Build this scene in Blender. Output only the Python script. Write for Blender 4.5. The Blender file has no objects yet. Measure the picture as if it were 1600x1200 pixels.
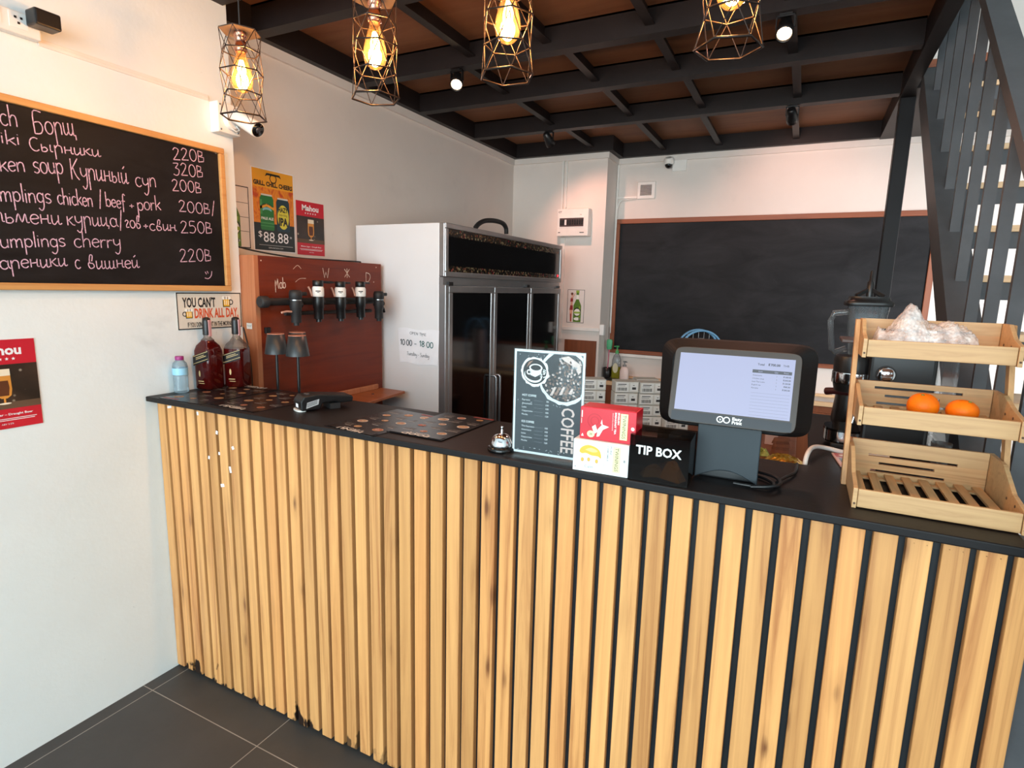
import bpy, math, random
from mathutils import Vector, Matrix

random.seed(7)
SC = bpy.context.scene
COL = SC.collection
PI = math.pi

# ------------------------------------------------------------------ camera
cd = bpy.data.cameras.new('camera')
cam = bpy.data.objects.new('camera', cd)
COL.objects.link(cam)
R = [[0.892896769563977, 0.4495745324600648, 0.02486159016491654],
     [0.09643620238867362, -0.13701272114631502, -0.9858638714918673],
     [-0.4398129349747059, 0.8826722234257722, -0.16569347670182677]]
cam.matrix_world = Matrix(((R[0][0], -R[1][0], -R[2][0], 2.064),
                           (R[0][1], -R[1][1], -R[2][1], -1.25175),
                           (R[0][2], -R[1][2], -R[2][2], 1.5),
                           (0, 0, 0, 1)))
cd.sensor_width = 36.0
cd.lens = 896.8554 / 1600 * 36.0
cd.clip_start = 0.05
SC.camera = cam

# ------------------------------------------------------------------ light and exposure
W = bpy.data.worlds.new('world')
SC.world = W
W.use_nodes = True
W.node_tree.nodes['Background'].inputs[0].default_value = (0.80, 0.90, 1.0, 1)
W.node_tree.nodes['Background'].inputs[1].default_value = 0.6
SC.view_settings.view_transform = 'Standard'
SC.view_settings.look = 'None'
SC.view_settings.gamma = 1.0
SC.view_settings.use_curve_mapping = False
SC.view_settings.exposure = 0.0


def area(name, loc, target, sx, sy, power, col, spread=PI):
    l = bpy.data.lights.new(name, 'AREA')
    l.shape = 'RECTANGLE'
    l.size, l.size_y = sx, sy
    l.energy = power
    l.color = col
    l.spread = spread
    o = bpy.data.objects.new(name, l)
    COL.objects.link(o)
    o.location = loc
    o.rotation_euler = (Vector(target) - Vector(loc)).to_track_quat('-Z', 'Y').to_euler()
    return o


# daylight through the open shop front behind the camera
area('shopfront_daylight', (1.9, -4.6, 1.75), (1.9, 0, 1.45), 4.0, 2.9, 298, (0.77, 0.945, 1.0))
# added fill light with no modelled source, brightens the wall behind the stairs
area('stairwell_fill', (3.9, 1.7, 1.7), (3.15, 3.38, 1.5), 1.2, 2.0, 42, (0.95, 0.98, 1.0), 1.7)


# ------------------------------------------------------------------ materials
def lin(c):
    r = []
    for x in c:
        x = x / 255.0
        r.append(x / 12.92 if x <= 0.04045 else ((x + 0.055) / 1.055) ** 2.4)
    return (r[0], r[1], r[2], 1.0)


class NT:
    def __init__(s, name):
        s.m = bpy.data.materials.new(name)
        s.m.use_nodes = True
        s.t = s.m.node_tree
        s.b = s.t.nodes['Principled BSDF']
        s.out = s.t.nodes['Material Output']

    def n(s, typ, **kw):
        x = s.t.nodes.new(typ)
        for k, v in kw.items():
            if k.startswith('i_'):
                key = k[2:].replace('_', ' ')
                x.inputs[key].default_value = v
            else:
                setattr(x, k, v)
        return x

    def l(s, a, b):
        s.t.links.new(a, b)

    def coords(s, scale=(1, 1, 1), loc=(0, 0, 0), kind='Object'):
        tc = s.n('ShaderNodeTexCoord')
        mp = s.n('ShaderNodeMapping')
        mp.inputs['Scale'].default_value = scale
        mp.inputs['Location'].default_value = loc
        s.l(tc.outputs[kind], mp.inputs['Vector'])
        return mp.outputs['Vector']

    def noise(s, vec, scale=5, detail=4, rough=0.5, dist=0.0):
        x = s.n('ShaderNodeTexNoise')
        x.inputs['Scale'].default_value = scale
        x.inputs['Detail'].default_value = detail
        x.inputs['Roughness'].default_value = rough
        x.inputs['Distortion'].default_value = dist
        s.l(vec, x.inputs['Vector'])
        return x.outputs['Fac']

    def ramp(s, fac, stops):
        x = s.n('ShaderNodeValToRGB')
        e = x.color_ramp.elements
        while len(e) < len(stops):
            e.new(0.5)
        for i, (p, c) in enumerate(stops):
            e[i].position = p
            e[i].color = c
        s.l(fac, x.inputs['Fac'])
        return x.outputs['Color']

    def mix(s, fac, a, b, mode='MIX'):
        x = s.n('ShaderNodeMix', data_type='RGBA', blend_type=mode)
        for v, i in ((fac, 0), (a, 6), (b, 7)):
            if hasattr(v, 'links'):
                s.l(v, x.inputs[i])
            else:
                x.inputs[i].default_value = v
        return x.outputs[2]

    def math(s, op, a, b=0.0):
        x = s.n('ShaderNodeMath', operation=op)
        for v, i in ((a, 0), (b, 1)):
            if hasattr(v, 'links'):
                s.l(v, x.inputs[i])
            else:
                x.inputs[i].default_value = v
        return x.outputs[0]

    def base(s, c):
        if hasattr(c, 'links'):
            s.l(c, s.b.inputs['Base Color'])
        else:
            s.b.inputs['Base Color'].default_value = c

    def bump(s, h, strength=0.2, dist=0.01):
        x = s.n('ShaderNodeBump')
        x.inputs['Strength'].default_value = strength
        x.inputs['Distance'].default_value = dist
        s.l(h, x.inputs['Height'])
        s.l(x.outputs['Normal'], s.b.inputs['Normal'])

    def set(s, rough=None, metal=None, spec=None, coat=None, trans=None, ior=None):
        i = s.b.inputs
        if rough is not None: i['Roughness'].default_value = rough
        if metal is not None: i['Metallic'].default_value = metal
        if spec is not None: i['Specular IOR Level'].default_value = spec
        if coat is not None: i['Coat Weight'].default_value = coat
        if trans is not None: i['Transmission Weight'].default_value = trans
        if ior is not None: i['IOR'].default_value = ior
        return s


_mc = {}


def mat(c, rough=0.5, metal=0.0, spec=0.5, var=0.06, vs=9.0):
    """plain surface with a faint procedural mottling"""
    k = (c, rough, metal, spec, var, vs)
    if k in _mc:
        return _mc[k]
    t = NT('surface_%d_%d_%d' % c)
    a = lin(c)
    v = t.coords()
    f = t.noise(v, vs, 3)
    lo = tuple(x * (1 - var) for x in a[:3]) + (1,)
    hi = tuple(min(1, x * (1 + var)) for x in a[:3]) + (1,)
    t.base(t.ramp(f, [(0.3, lo), (0.7, hi)]))
    t.set(rough, metal, spec)
    _mc[k] = t.m
    return t.m


def emit(c, strength, name='glow'):
    k = ('e', c, strength)
    if k in _mc:
        return _mc[k]
    t = NT(name)
    t.base((0.01, 0.01, 0.012, 1))
    t.b.inputs['Emission Color'].default_value = lin(c)
    t.b.inputs['Emission Strength'].default_value = strength
    t.set(0.4)
    _mc[k] = t.m
    return t.m


def clear(name, tint, body, rough=0.05, base=(0.05, 0.05, 0.05), sheen=1.0):
    """thin see-through plastic or glass: tinted transparency, a share of body colour, a glancing sheen"""
    t = NT(name)
    tr = t.n('ShaderNodeBsdfTransparent')
    tr.inputs[0].default_value = lin(tint)
    t.base(base + (1,))
    t.set(rough, 0, 0.5)
    gl = t.n('ShaderNodeBsdfGlossy')
    gl.inputs['Roughness'].default_value = rough
    fr = t.n('ShaderNodeFresnel')
    fr.inputs['IOR'].default_value = 1.4
    m1 = t.n('ShaderNodeMixShader')
    m1.inputs[0].default_value = body
    t.l(tr.outputs[0], m1.inputs[1])
    t.l(t.b.outputs[0], m1.inputs[2])
    m2 = t.n('ShaderNodeMixShader')
    t.l(t.math('MULTIPLY', t.math('MINIMUM', fr.outputs[0], 0.6), sheen), m2.inputs[0])
    t.l(m1.outputs[0], m2.inputs[1])
    t.l(gl.outputs[0], m2.inputs[2])
    t.l(m2.outputs[0], t.out.inputs['Surface'])
    return t.m


def plaster(name, c, dirt=0.0):
    t = NT(name)
    v = t.coords()
    a = lin(c)
    f = t.noise(v, 1.6, 5, 0.6)
    col = t.ramp(f, [(0.3, tuple(x * 0.93 for x in a[:3]) + (1,)), (0.65, a)])
    if dirt:
        g = t.noise(t.coords((1, 1, 0.8), (3, 1, 2)), 3.2, 6, 0.62, 0.4)
        m = t.ramp(g, [(0.60, (0, 0, 0, 1)), (0.74, (dirt, dirt, dirt, 1))])
        col = t.mix(m, col, tuple(x * y for x, y in zip(a[:3], (0.62, 0.64, 0.66))) + (1,))
        d = t.noise(v, 26, 3, 0.5)
        m2 = t.ramp(d, [(0.72, (0, 0, 0, 1)), (0.78, (dirt, dirt, dirt, 1))])
        col = t.mix(m2, col, tuple(x * 0.72 for x in a[:3]) + (1,))
    t.base(col)
    t.set(0.85, 0, 0.25)
    t.bump(t.noise(v, 38, 5, 0.6), 0.12, 0.006)
    return t.m


def wood(name, light, dark, axis=2, grain=38, stretch=1.6, rough=0.5, island=0.0, knots=0.0, rot=False, coat=0.0):
    t = NT(name)
    sc = [grain, grain, grain]
    sc[axis] = stretch
    tc = t.n('ShaderNodeTexCoord')
    geo = t.n('ShaderNodeNewGeometry')
    mp = t.n('ShaderNodeMapping')
    mp.inputs['Scale'].default_value = sc
    t.l(tc.outputs['Object'], mp.inputs['Vector'])
    off = t.n('ShaderNodeVectorMath', operation='ADD')
    cmb = t.n('ShaderNodeCombineXYZ')
    r = t.math('MULTIPLY', geo.outputs['Random Per Island'], 60.0)
    for i in range(3):
        t.l(r, cmb.inputs[i])
    t.l(mp.outputs['Vector'], off.inputs[0])
    t.l(cmb.outputs[0], off.inputs[1])
    v = off.outputs[0]
    f = t.noise(v, 1.0, 6, 0.62, 1.1)
    la, da = lin(light), lin(dark)
    mid = tuple((x * 0.62 + y * 0.38) for x, y in zip(la[:3], da[:3])) + (1,)
    col = t.ramp(f, [(0.30, da), (0.46, mid), (0.66, la)])
    fine = t.noise(v, 4.0, 3, 0.5, 0.3)
    col = t.mix(t.math('MULTIPLY', fine, 0.35), col, mid)
    if island:
        tone = t.ramp(geo.outputs['Random Per Island'], [(0.0, (1 - island, 1 - island * 1.2, 1 - island * 1.4, 1)), (0.35, (1, 1, 1, 1)), (0.7, (1.05, 1.02, 0.98, 1)), (1.0, (1.0, 0.90, 0.84, 1))])
        col = t.mix(1.0, col, tone, 'MULTIPLY')
    if knots:
        ks = [15.0, 0.0, 15.0]
        ks[axis] = 4.6
        mk = t.n('ShaderNodeMapping')
        mk.inputs['Scale'].default_value = ks
        t.l(tc.outputs['Object'], mk.inputs['Vector'])
        ad = t.n('ShaderNodeVectorMath', operation='ADD')
        t.l(mk.outputs[0], ad.inputs[0])
        t.l(cmb.outputs[0], ad.inputs[1])
        vo = t.n('ShaderNodeTexVoronoi')
        vo.inputs['Scale'].default_value = 1.0
        t.l(ad.outputs[0], vo.inputs['Vector'])
        sp = t.n('ShaderNodeSeparateColor')
        t.l(vo.outputs['Color'], sp.inputs[0])
        keep = t.math('GREATER_THAN', sp.outputs[0], 1.0 - knots)
        wob = t.math('ADD', vo.outputs['Distance'], t.math('MULTIPLY', t.math('SUBTRACT', f, 0.5), 0.30))
        km = t.ramp(wob, [(0.03, (0.9, 0.9, 0.9, 1)), (0.09, (0.55, 0.55, 0.55, 1)), (0.16, (0.16, 0.16, 0.16, 1)), (0.34, (0, 0, 0, 1))])
        kd = lin((104, 58, 34))
        col = t.mix(t.math('MULTIPLY', km, keep), col, kd)
    if rot:
        sx = t.n('ShaderNodeSeparateXYZ')
        t.l(tc.outputs['Object'], sx.inputs[0])
        nz = t.noise(t.coords((13, 13, 6)), 1.0, 4, 0.6)
        h = t.math('SUBTRACT', t.math('MULTIPLY', t.math('SUBTRACT', nz, 0.5), 2.4), t.math('MULTIPLY', sx.outputs['Z'], 6.0))
        mk = t.ramp(t.math('ADD', h, 0.5), [(0.42, (0, 0, 0, 1)), (0.52, (1, 1, 1, 1))])
        far = t.ramp(t.math('MULTIPLY', sx.outputs['X'], 0.5), [(0.40, (1, 1, 1, 1)), (0.62, (0.1, 0.1, 0.1, 1))])
        col = t.mix(t.math('MULTIPLY', mk, far), col, lin((42, 28, 22)))
    t.base(col)
    t.set(rough, 0, 0.35, coat)
    t.bump(f, 0.10, 0.002)
    return t.m


M = {}
M['wall'] = plaster('white_plaster', (233, 238, 238), 0.5)
M['wall2'] = plaster('bar_plaster', (230, 220, 212), 0.2)
M['slat'] = wood('pine_slats', (234, 174, 110), (168, 106, 62), 2, 30, 1.0, 0.42, 0.24, 0.38, True)
M['bamboo'] = wood('bamboo', (206, 164, 116), (174, 130, 88), 0, 60, 3.0, 0.45, 0.06)
M['ply'] = wood('ceiling_plywood', (146, 98, 68), (118, 74, 50), 0, 9, 1.2, 0.6)
M['panel'] = wood('tap_board_ply', (122, 44, 16), (90, 28, 9), 1, 22, 1.4, 0.42)
M['panel_side'] = wood('tap_board_edge', (190, 122, 84), (160, 92, 58), 2, 50, 1.5, 0.5)
M['brown'] = wood('brown_veneer', (132, 74, 44), (98, 50, 28), 2, 26, 1.3, 0.4)
M['redframe'] = wood('red_brown_frame', (150, 86, 56), (112, 58, 36), 0, 30, 1.5, 0.45)
M['redframe_v'] = wood('red_brown_frame_v', (150, 86, 56), (112, 58, 36), 2, 30, 1.5, 0.45)
M['boardframe'] = wood('pine_frame', (214, 160, 98), (190, 130, 74), 1, 40, 2.0, 0.45)
M['table'] = wood('orange_table_top', (176, 100, 56), (140, 72, 38), 0, 16, 1.2, 0.4)
M['tread'] = wood('tread_board', (226, 190, 150), (200, 156, 112), 0, 40, 1.5, 0.5)


def steel_paint(name, c, rough):
    t = NT(name)
    a = lin(c)
    v = t.coords()
    f = t.noise(v, 7, 5, 0.6)
    t.base(t.ramp(f, [(0.3, tuple(x * 0.75 for x in a[:3]) + (1,)), (0.7, a)]))
    t.set(rough, 0, 0.22)
    t.bump(t.noise(v, 60, 3), 0.08, 0.003)
    return t.m


M['beam'] = steel_paint('dark_painted_steel', (38, 32, 32), 0.45)
M['rail'] = steel_paint('grey_painted_steel', (84, 84, 87), 0.5)
M['post'] = steel_paint('post_paint', (30, 29, 31), 0.5)
M['top'] = steel_paint('black_worktop', (27, 24, 25), 0.46)
M['backing'] = steel_paint('black_backing', (38, 42, 46), 0.4)


def floor_mat():
    t = NT('dark_floor_tile')
    v = t.coords((1, 1, 1), (0.552 * 4 - 0.055, 0.552 * 12 + 0.132, 0))
    b = t.n('ShaderNodeTexBrick')
    b.offset = 0.0
    b.inputs['Scale'].default_value = 1.0
    b.inputs['Brick Width'].default_value = 0.552
    b.inputs['Row Height'].default_value = 0.552
    b.inputs['Mortar Size'].default_value = 0.0016
    b.inputs['Mortar Smooth'].default_value = 0.0
    b.inputs['Color1'].default_value = lin((68, 65, 64))
    b.inputs['Color2'].default_value = lin((64, 61, 60))
    b.inputs['Mortar'].default_value = lin((150, 143, 136))
    t.l(v, b.inputs['Vector'])
    f = t.noise(t.coords(), 3.0, 6, 0.65)
    col = t.mix(1.0, b.outputs['Color'], t.ramp(f, [(0.3, (0.82, 0.80, 0.78, 1)), (0.7, (1.08, 1.06, 1.04, 1))]), 'MULTIPLY')
    t.base(col)
    t.set(0.5, 0, 0.4)
    t.bump(t.noise(t.coords(), 45, 4), 0.05, 0.003)
    return t.m


M['floor'] = floor_mat()


def board_mat(name, c, smear):
    t = NT(name)
    v = t.coords()
    f = t.noise(t.coords((1, 1, 2.6)), 2.4, 6, 0.62, 0.8)
    a = lin(c)
    col = t.ramp(f, [(0.35, a), (0.62, tuple(x * 1.5 + 0.004 for x in a[:3]) + (1,)), (0.8, tuple(x * 1.9 + smear for x in a[:3]) + (1,))])
    t.base(col)
    t.set(0.6, 0, 0.14)
    return t.m


M['chalkboard'] = board_mat('chalkboard', (23, 20, 21), 0.010)
M['blackboard'] = board_mat('big_blackboard', (30, 30, 32), 0.006)
M['white'] = mat((238, 236, 232), 0.4)
M['plastic'] = mat((234, 230, 224), 0.35)
M['paper'] = mat((238, 236, 240), 0.7)
M['black'] = mat((22, 21, 22), 0.35)
M['blackm'] = mat((32, 31, 32), 0.6)
M['blackg'] = mat((10, 10, 11), 0.08)
M['chrome'] = mat((215, 215, 218), 0.12, 1.0)
M['steel'] = mat((170, 170, 172), 0.3, 1.0)
M['alu'] = mat((176, 174, 174), 0.34, 0.85)
M['copper'] = mat((196, 140, 116), 0.22, 1.0)
M['cage'] = mat((52, 42, 38), 0.35, 0.7)
M['red'] = mat((196, 22, 44), 0.4)
M['fridge'] = mat((228, 226, 227), 0.35, 0, 0.5, 0.03, 3)
M['chalk'] = mat((214, 176, 196), 0.9, 0, 0.1, 0.35, 160)
M['chalkw'] = mat((232, 206, 190), 0.9, 0, 0.1, 0.3, 160)
M['smoke'] = clear('smoked_acrylic', (182, 168, 156), 0.12, 0.04, (0.012, 0.010, 0.010), 0.6)
M['acrylic'] = clear('clear_acrylic', (246, 249, 250), 0.02, 0.05, (0.6, 0.62, 0.65), 0.22)
M['clear'] = clear('clear_plastic', (222, 226, 228), 0.10, 0.08, (0.55, 0.57, 0.6))
M['pet'] = clear('water_bottle_plastic', (222, 236, 242), 0.22, 0.10, (0.62, 0.74, 0.82))
M['amber'] = clear('amber_bulb_glass', (255, 226, 178), 0.03, 0.04, (0.9, 0.6, 0.3))
M['whisky'] = clear('whisky_glass', (170, 34, 22), 0.45, 0.05, (0.11, 0.006, 0.005))
M['empty_glass'] = clear('clear_bottle_glass', (220, 212, 206), 0.12, 0.05, (0.5, 0.48, 0.46))
M['soap'] = clear('green_soap', (190, 186, 60), 0.5, 0.1, (0.40, 0.38, 0.03))


# ------------------------------------------------------------------ mesh building
def superellipse(rx, ry, p, n):
    out = []
    for i in range(n):
        a = 2 * PI * i / n
        c, s = math.cos(a), math.sin(a)
        out.append((rx * math.copysign(abs(c) ** (2 / p), c), ry * math.copysign(abs(s) ** (2 / p), s)))
    return out


class MB:
    def __init__(s):
        s.v, s.f, s.m, s.sm = [], [], [], []

    def add(s, vs, fs, mi=0, smooth=False):
        b = len(s.v)
        s.v.extend([tuple(x) for x in vs])
        for f in fs:
            s.f.append([i + b for i in f])
            s.m.append(mi)
            s.sm.append(smooth)
        return s

    def box(s, x0, x1, y0, y1, z0, z1, mi=0):
        vs = [(x, y, z) for x in (x0, x1) for y in (y0, y1) for z in (z0, z1)]
        return s.add(vs, [(0, 1, 3, 2), (4, 6, 7, 5), (0, 4, 5, 1), (2, 3, 7, 6), (0, 2, 6, 4), (1, 5, 7, 3)], mi)

    def obox(s, c, size, mx, mi=0):
        vs = []
        for x in (-.5, .5):
            for y in (-.5, .5):
                for z in (-.5, .5):
                    vs.append(Vector(c) + mx @ Vector((x * size[0], y * size[1], z * size[2])))
        return s.add(vs, [(0, 1, 3, 2), (4, 6, 7, 5), (0, 4, 5, 1), (2, 3, 7, 6), (0, 2, 6, 4), (1, 5, 7, 3)], mi)

    def beam(s, a, b, w, h, mi=0, up=(0, 0, 1)):
        """bar of section w x h from a to b"""
        a, b = Vector(a), Vector(b)
        d = (b - a)
        L = d.length
        d.normalize()
        x = d.cross(Vector(up)).normalized()
        z = x.cross(d).normalized()
        mx = Matrix((x, d, z)).transposed()
        return s.obox((a + b) / 2, (w, L, h), mx, mi)

    def lathe(s, prof, c=(0, 0, 0), n=24, mi=0, mx=None, smooth=True, cap=True):
        vs, fs = [], []
        mx = mx or Matrix.Identity(3)
        c = Vector(c)
        for r, z in prof:
            for i in range(n):
                a = 2 * PI * i / n
                vs.append(c + mx @ Vector((r * math.cos(a), r * math.sin(a), z)))
        for k in range(len(prof) - 1):
            for i in range(n):
                j = (i + 1) % n
                fs.append((k * n + i, k * n + j, (k + 1) * n + j, (k + 1) * n + i))
        s.add(vs, fs, mi, smooth)
        if cap:
            if prof[0][0] > 1e-5:
                s.add(vs[:n], [tuple(reversed(range(n)))], mi)
            if prof[-1][0] > 1e-5:
                s.add(vs[-n:], [tuple(range(n))], mi)
        return s

    def loft(s, secs, c=(0, 0, 0), n=32, mi=0, mx=None, smooth=True, cap=True):
        """secs: (z, rx, ry, power)"""
        vs, fs = [], []
        mx = mx or Matrix.Identity(3)
        c = Vector(c)
        for z, rx, ry, p in secs:
            for x, y in superellipse(rx, ry, p, n):
                vs.append(c + mx @ Vector((x, y, z)))
        for k in range(len(secs) - 1):
            for i in range(n):
                j = (i + 1) % n
                fs.append((k * n + i, k * n + j, (k + 1) * n + j, (k + 1) * n + i))
        s.add(vs, fs, mi, smooth)
        if cap:
            s.add(vs[:n], [tuple(reversed(range(n)))], mi)
            s.add(vs[-n:], [tuple(range(n))], mi)
        return s

    def tube(s, pts, r, n=8, mi=0, closed=False, smooth=True):
        pts = [Vector(p) for p in pts]
        N = len(pts)
        vs, fs = [], []
        prev = None
        for i, p in enumerate(pts):
            if closed:
                t = pts[(i + 1) % N] - pts[i - 1]
            else:
                t = pts[min(i + 1, N - 1)] - pts[max(i - 1, 0)]
            t.normalize()
            if prev is None:
                u = t.orthogonal().normalized()
            else:
                u = (prev - t * prev.dot(t))
                if u.length < 1e-6:
                    u = t.orthogonal()
                u.normalize()
            prev = u
            w = t.cross(u)
            rr = r[i] if isinstance(r, (list, tuple)) else r
            for k in range(n):
                a = 2 * PI * k / n
                vs.append(p + (u * math.cos(a) + w * math.sin(a)) * rr)
        for i in range(N if closed else N - 1):
            for k in range(n):
                a, b = i * n + k, i * n + (k + 1) % n
                c, d = ((i + 1) % N) * n + (k + 1) % n, ((i + 1) % N) * n + k
                fs.append((a, b, c, d))
        s.add(vs, fs, mi, smooth)
        if not closed:
            s.add(vs[:n], [tuple(reversed(range(n)))], mi)
            s.add(vs[-n:], [tuple(range(n))], mi)
        return s

    def prism(s, poly, f0, f1, mi=0):
        """poly of 2-D points, f0/f1 map a point to 3-D for the two end caps"""
        n = len(poly)
        vs = [f0(p) for p in poly] + [f1(p) for p in poly]
        fs = [tuple(range(n)), tuple(reversed(range(n, 2 * n)))]
        for i in range(n):
            j = (i + 1) % n
            fs.append((j, i, n + i, n + j))
        return s.add(vs, fs, mi)

    def sphere(s, c, r, n=20, m=12, mi=0, sc=(1, 1, 1), smooth=True):
        prof = [(r * math.sin(PI * k / m), -r * math.cos(PI * k / m)) for k in range(m + 1)]
        prof[0] = (1e-4, -r)
        prof[-1] = (1e-4, r)
        return s.lathe(prof, c, n, mi, Matrix.Diagonal(sc), smooth, False)

    def build(s, name, mats, parent=None, loc=(0, 0, 0), rotz=0.0, bevel=0.0, seg=2, flip=True):
        me = bpy.data.meshes.new(name)
        me.from_pydata([tuple(v) for v in s.v], [], s.f)
        if not isinstance(mats, (list, tuple)):
            mats = [mats]
        for m in mats:
            me.materials.append(m)
        for p, mi, sm in zip(me.polygons, s.m, s.sm):
            p.material_index = mi
            p.use_smooth = sm
        if flip:
            import bmesh
            bm = bmesh.new()
            bm.from_mesh(me)
            bmesh.ops.recalc_face_normals(bm, faces=bm.faces)
            bm.to_mesh(me)
            bm.free()
        me.update()
        o = bpy.data.objects.new(name, me)
        COL.objects.link(o)
        o.location = loc
        o.rotation_euler = (0, 0, rotz)
        if parent:
            o.parent = parent
        if bevel:
            b = o.modifiers.new('bevel', 'BEVEL')
            b.width = bevel
            b.segments = seg
            b.limit_method = 'ANGLE'
            b.angle_limit = math.radians(40)
        return o


def tag(o, label, cat, group=None):
    o['label'] = label
    o['category'] = cat
    if group:
        o['group'] = group
    return o


def thing(name, label, cat, loc=(0, 0, 0), rotz=0.0, group=None):
    o = bpy.data.objects.new(name, None)
    o.empty_display_size = 0.05
    COL.objects.link(o)
    o.location = loc
    o.rotation_euler = (0, 0, rotz)
    return tag(o, label, cat, group)


def struct(o):
    o['kind'] = 'structure'
    return o


def lab(o, label):
    o['label'] = label
    return o


def copy_tree(o, parent=None):
    c = o.copy()
    COL.objects.link(c)
    if parent:
        c.parent = parent
    for ch in [x for x in bpy.data.objects if x.parent == o]:
        copy_tree(ch, c)
    return c


_tc = {}


def text_mesh(s, bold=0.0, res=2):
    k = (s, bold, res)
    if k in _tc:
        return _tc[k]
    cu = bpy.data.curves.new('txt', 'FONT')
    cu.body = s
    cu.size = 1.0
    cu.offset = bold
    cu.resolution_u = res
    cu.fill_mode = 'FRONT'
    o = bpy.data.objects.new('txt', cu)
    COL.objects.link(o)
    dg = bpy.context.evaluated_depsgraph_get()
    me = bpy.data.meshes.new_from_object(o.evaluated_get(dg))
    vs = [(v.co.x, v.co.y) for v in me.vertices]
    fs = [tuple(p.vertices) for p in me.polygons]
    bpy.data.objects.remove(o)
    bpy.data.curves.remove(cu)
    bpy.data.meshes.remove(me)
    x0 = min([v[0] for v in vs] or [0])
    x1 = max([v[0] for v in vs] or [1])
    _tc[k] = (vs, fs, x0, x1)
    return _tc[k]


def catmull(pts, sub=5):
    if len(pts) < 3:
        return list(pts)
    P = [pts[0]] + list(pts) + [pts[-1]]
    out = []
    for i in range(1, len(P) - 2):
        p0, p1, p2, p3 = P[i - 1], P[i], P[i + 1], P[i + 2]
        for k in range(sub):
            t = k / sub
            out.append(tuple(0.5 * (2 * b + (c - a) * t + (2 * a - 5 * b + 4 * c - d) * t * t + (3 * b - a - 3 * c + d) * t ** 3)
                             for a, b, c, d in zip(p0, p1, p2, p3)))
    out.append(pts[-1])
    return out


class Art(MB):
    """a flat printed or drawn face: origin, across and up vectors; ink lies in thin layers"""

    def __init__(s, o=(0, 0, 0), u=(1, 0, 0), v=(0, 0, 1), step=0.00035):
        super().__init__()
        s.o, s.u, s.vv = Vector(o), Vector(u).normalized(), Vector(v).normalized()
        s.n = s.u.cross(s.vv)
        s.step = step

    def P(s, a, b, layer=0):
        return s.o + s.u * a + s.vv * b + s.n * (layer * s.step)

    def sheet(s, a0, a1, b0, b1, thick, mi=0):
        vs = [s.o + s.u * a + s.vv * b + s.n * c for a in (a0, a1) for b in (b0, b1) for c in (-thick, 0)]
        return s.add(vs, [(0, 1, 3, 2), (4, 6, 7, 5), (0, 4, 5, 1), (2, 3, 7, 6), (0, 2, 6, 4), (1, 5, 7, 3)], mi)

    def poly(s, pts, mi, layer=1):
        return s.add([s.P(a, b, layer) for a, b in pts], [tuple(range(len(pts)))], mi)

    def rect(s, a0, a1, b0, b1, mi, layer=1):
        return s.poly([(a0, b0), (a1, b0), (a1, b1), (a0, b1)], mi, layer)

    def ell(s, a, b, ra, rb, mi, layer=1, n=20, p=2, rot=0):
        c, d = math.cos(rot), math.sin(rot)
        return s.poly([(a + x * c - y * d, b + x * d + y * c) for x, y in superellipse(ra, rb, p, n)], mi, layer)

    def ring(s, a, b, r0, r1, mi, layer=1, n=28, jit=0.0, rnd=None):
        vs, fs = [], []
        for i in range(n):
            t = 2 * PI * i / n
            j = 1 + (rnd.uniform(-jit, jit) if rnd else 0)
            vs.append(s.P(a + r0 * math.cos(t), b + r0 * math.sin(t), layer))
            vs.append(s.P(a + r1 * j * math.cos(t), b + r1 * j * math.sin(t), layer))
        for i in range(n):
            k = (i + 1) % n
            fs.append((2 * i, 2 * i + 1, 2 * k + 1, 2 * k))
        return s.add(vs, fs, mi)

    def star(s, a, b, r, mi, layer=1):
        pts = []
        for i in range(10):
            q = r if i % 2 == 0 else r * 0.42
            t = PI / 2 + i * PI / 5
            pts.append((a + q * math.cos(t), b + q * math.sin(t)))
        vs = [s.P(a, b, layer)] + [s.P(x, y, layer) for x, y in pts]
        return s.add(vs, [(0, 1 + i, 1 + (i + 1) % 10) for i in range(10)], mi)

    def stroke(s, pts, w, mi, layer=1, closed=False):
        pts = [Vector(p) for p in pts]
        n = len(pts)
        if n < 2:
            return s
        vs, fs = [], []
        for i, p in enumerate(pts):
            t = pts[min(i + 1, n - 1)] - pts[max(i - 1, 0)]
            if t.length < 1e-9:
                t = Vector((1, 0))
            t.normalize()
            q = Vector((-t.y, t.x)) * (w / 2)
            vs.append(s.P(p.x + q.x, p.y + q.y, layer))
            vs.append(s.P(p.x - q.x, p.y - q.y, layer))
        for i in range(n - 1):
            fs.append((2 * i, 2 * i + 1, 2 * i + 3, 2 * i + 2))
        return s.add(vs, fs, mi)

    def text(s, t, a, b, size, mi, layer=2, align='L', rot=0.0, sx=1.0, bold=0.0, width=None, res=2, curve=0.0, shear=0.0):
        vs, fs, x0, x1 = text_mesh(t, bold, res)
        w = x1 - x0
        k = size * sx
        if width:
            k = width / w
        dx = {'L': 0, 'C': w / 2, 'R': w}[align]
        c, d = math.cos(rot), math.sin(rot)
        out = []
        for x, y in vs:
            X, Y = (x - x0 - dx) * k + shear * y * size, y * size
            if curve:
                Y += curve * (1 - (2 * (x - x0) / w - 1) ** 2)
            out.append(s.P(a + X * c - Y * d, b + X * d + Y * c, layer))
        return s.add(out, fs, mi)


# ------------------------------------------------------------------ handwriting
def _arc(cx, cy, rx, ry, a0, a1, n=9):
    return [(cx + rx * math.cos(math.radians(a0 + (a1 - a0) * i / (n - 1))), cy + ry * math.sin(math.radians(a0 + (a1 - a0) * i / (n - 1)))) for i in range(n)]


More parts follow.
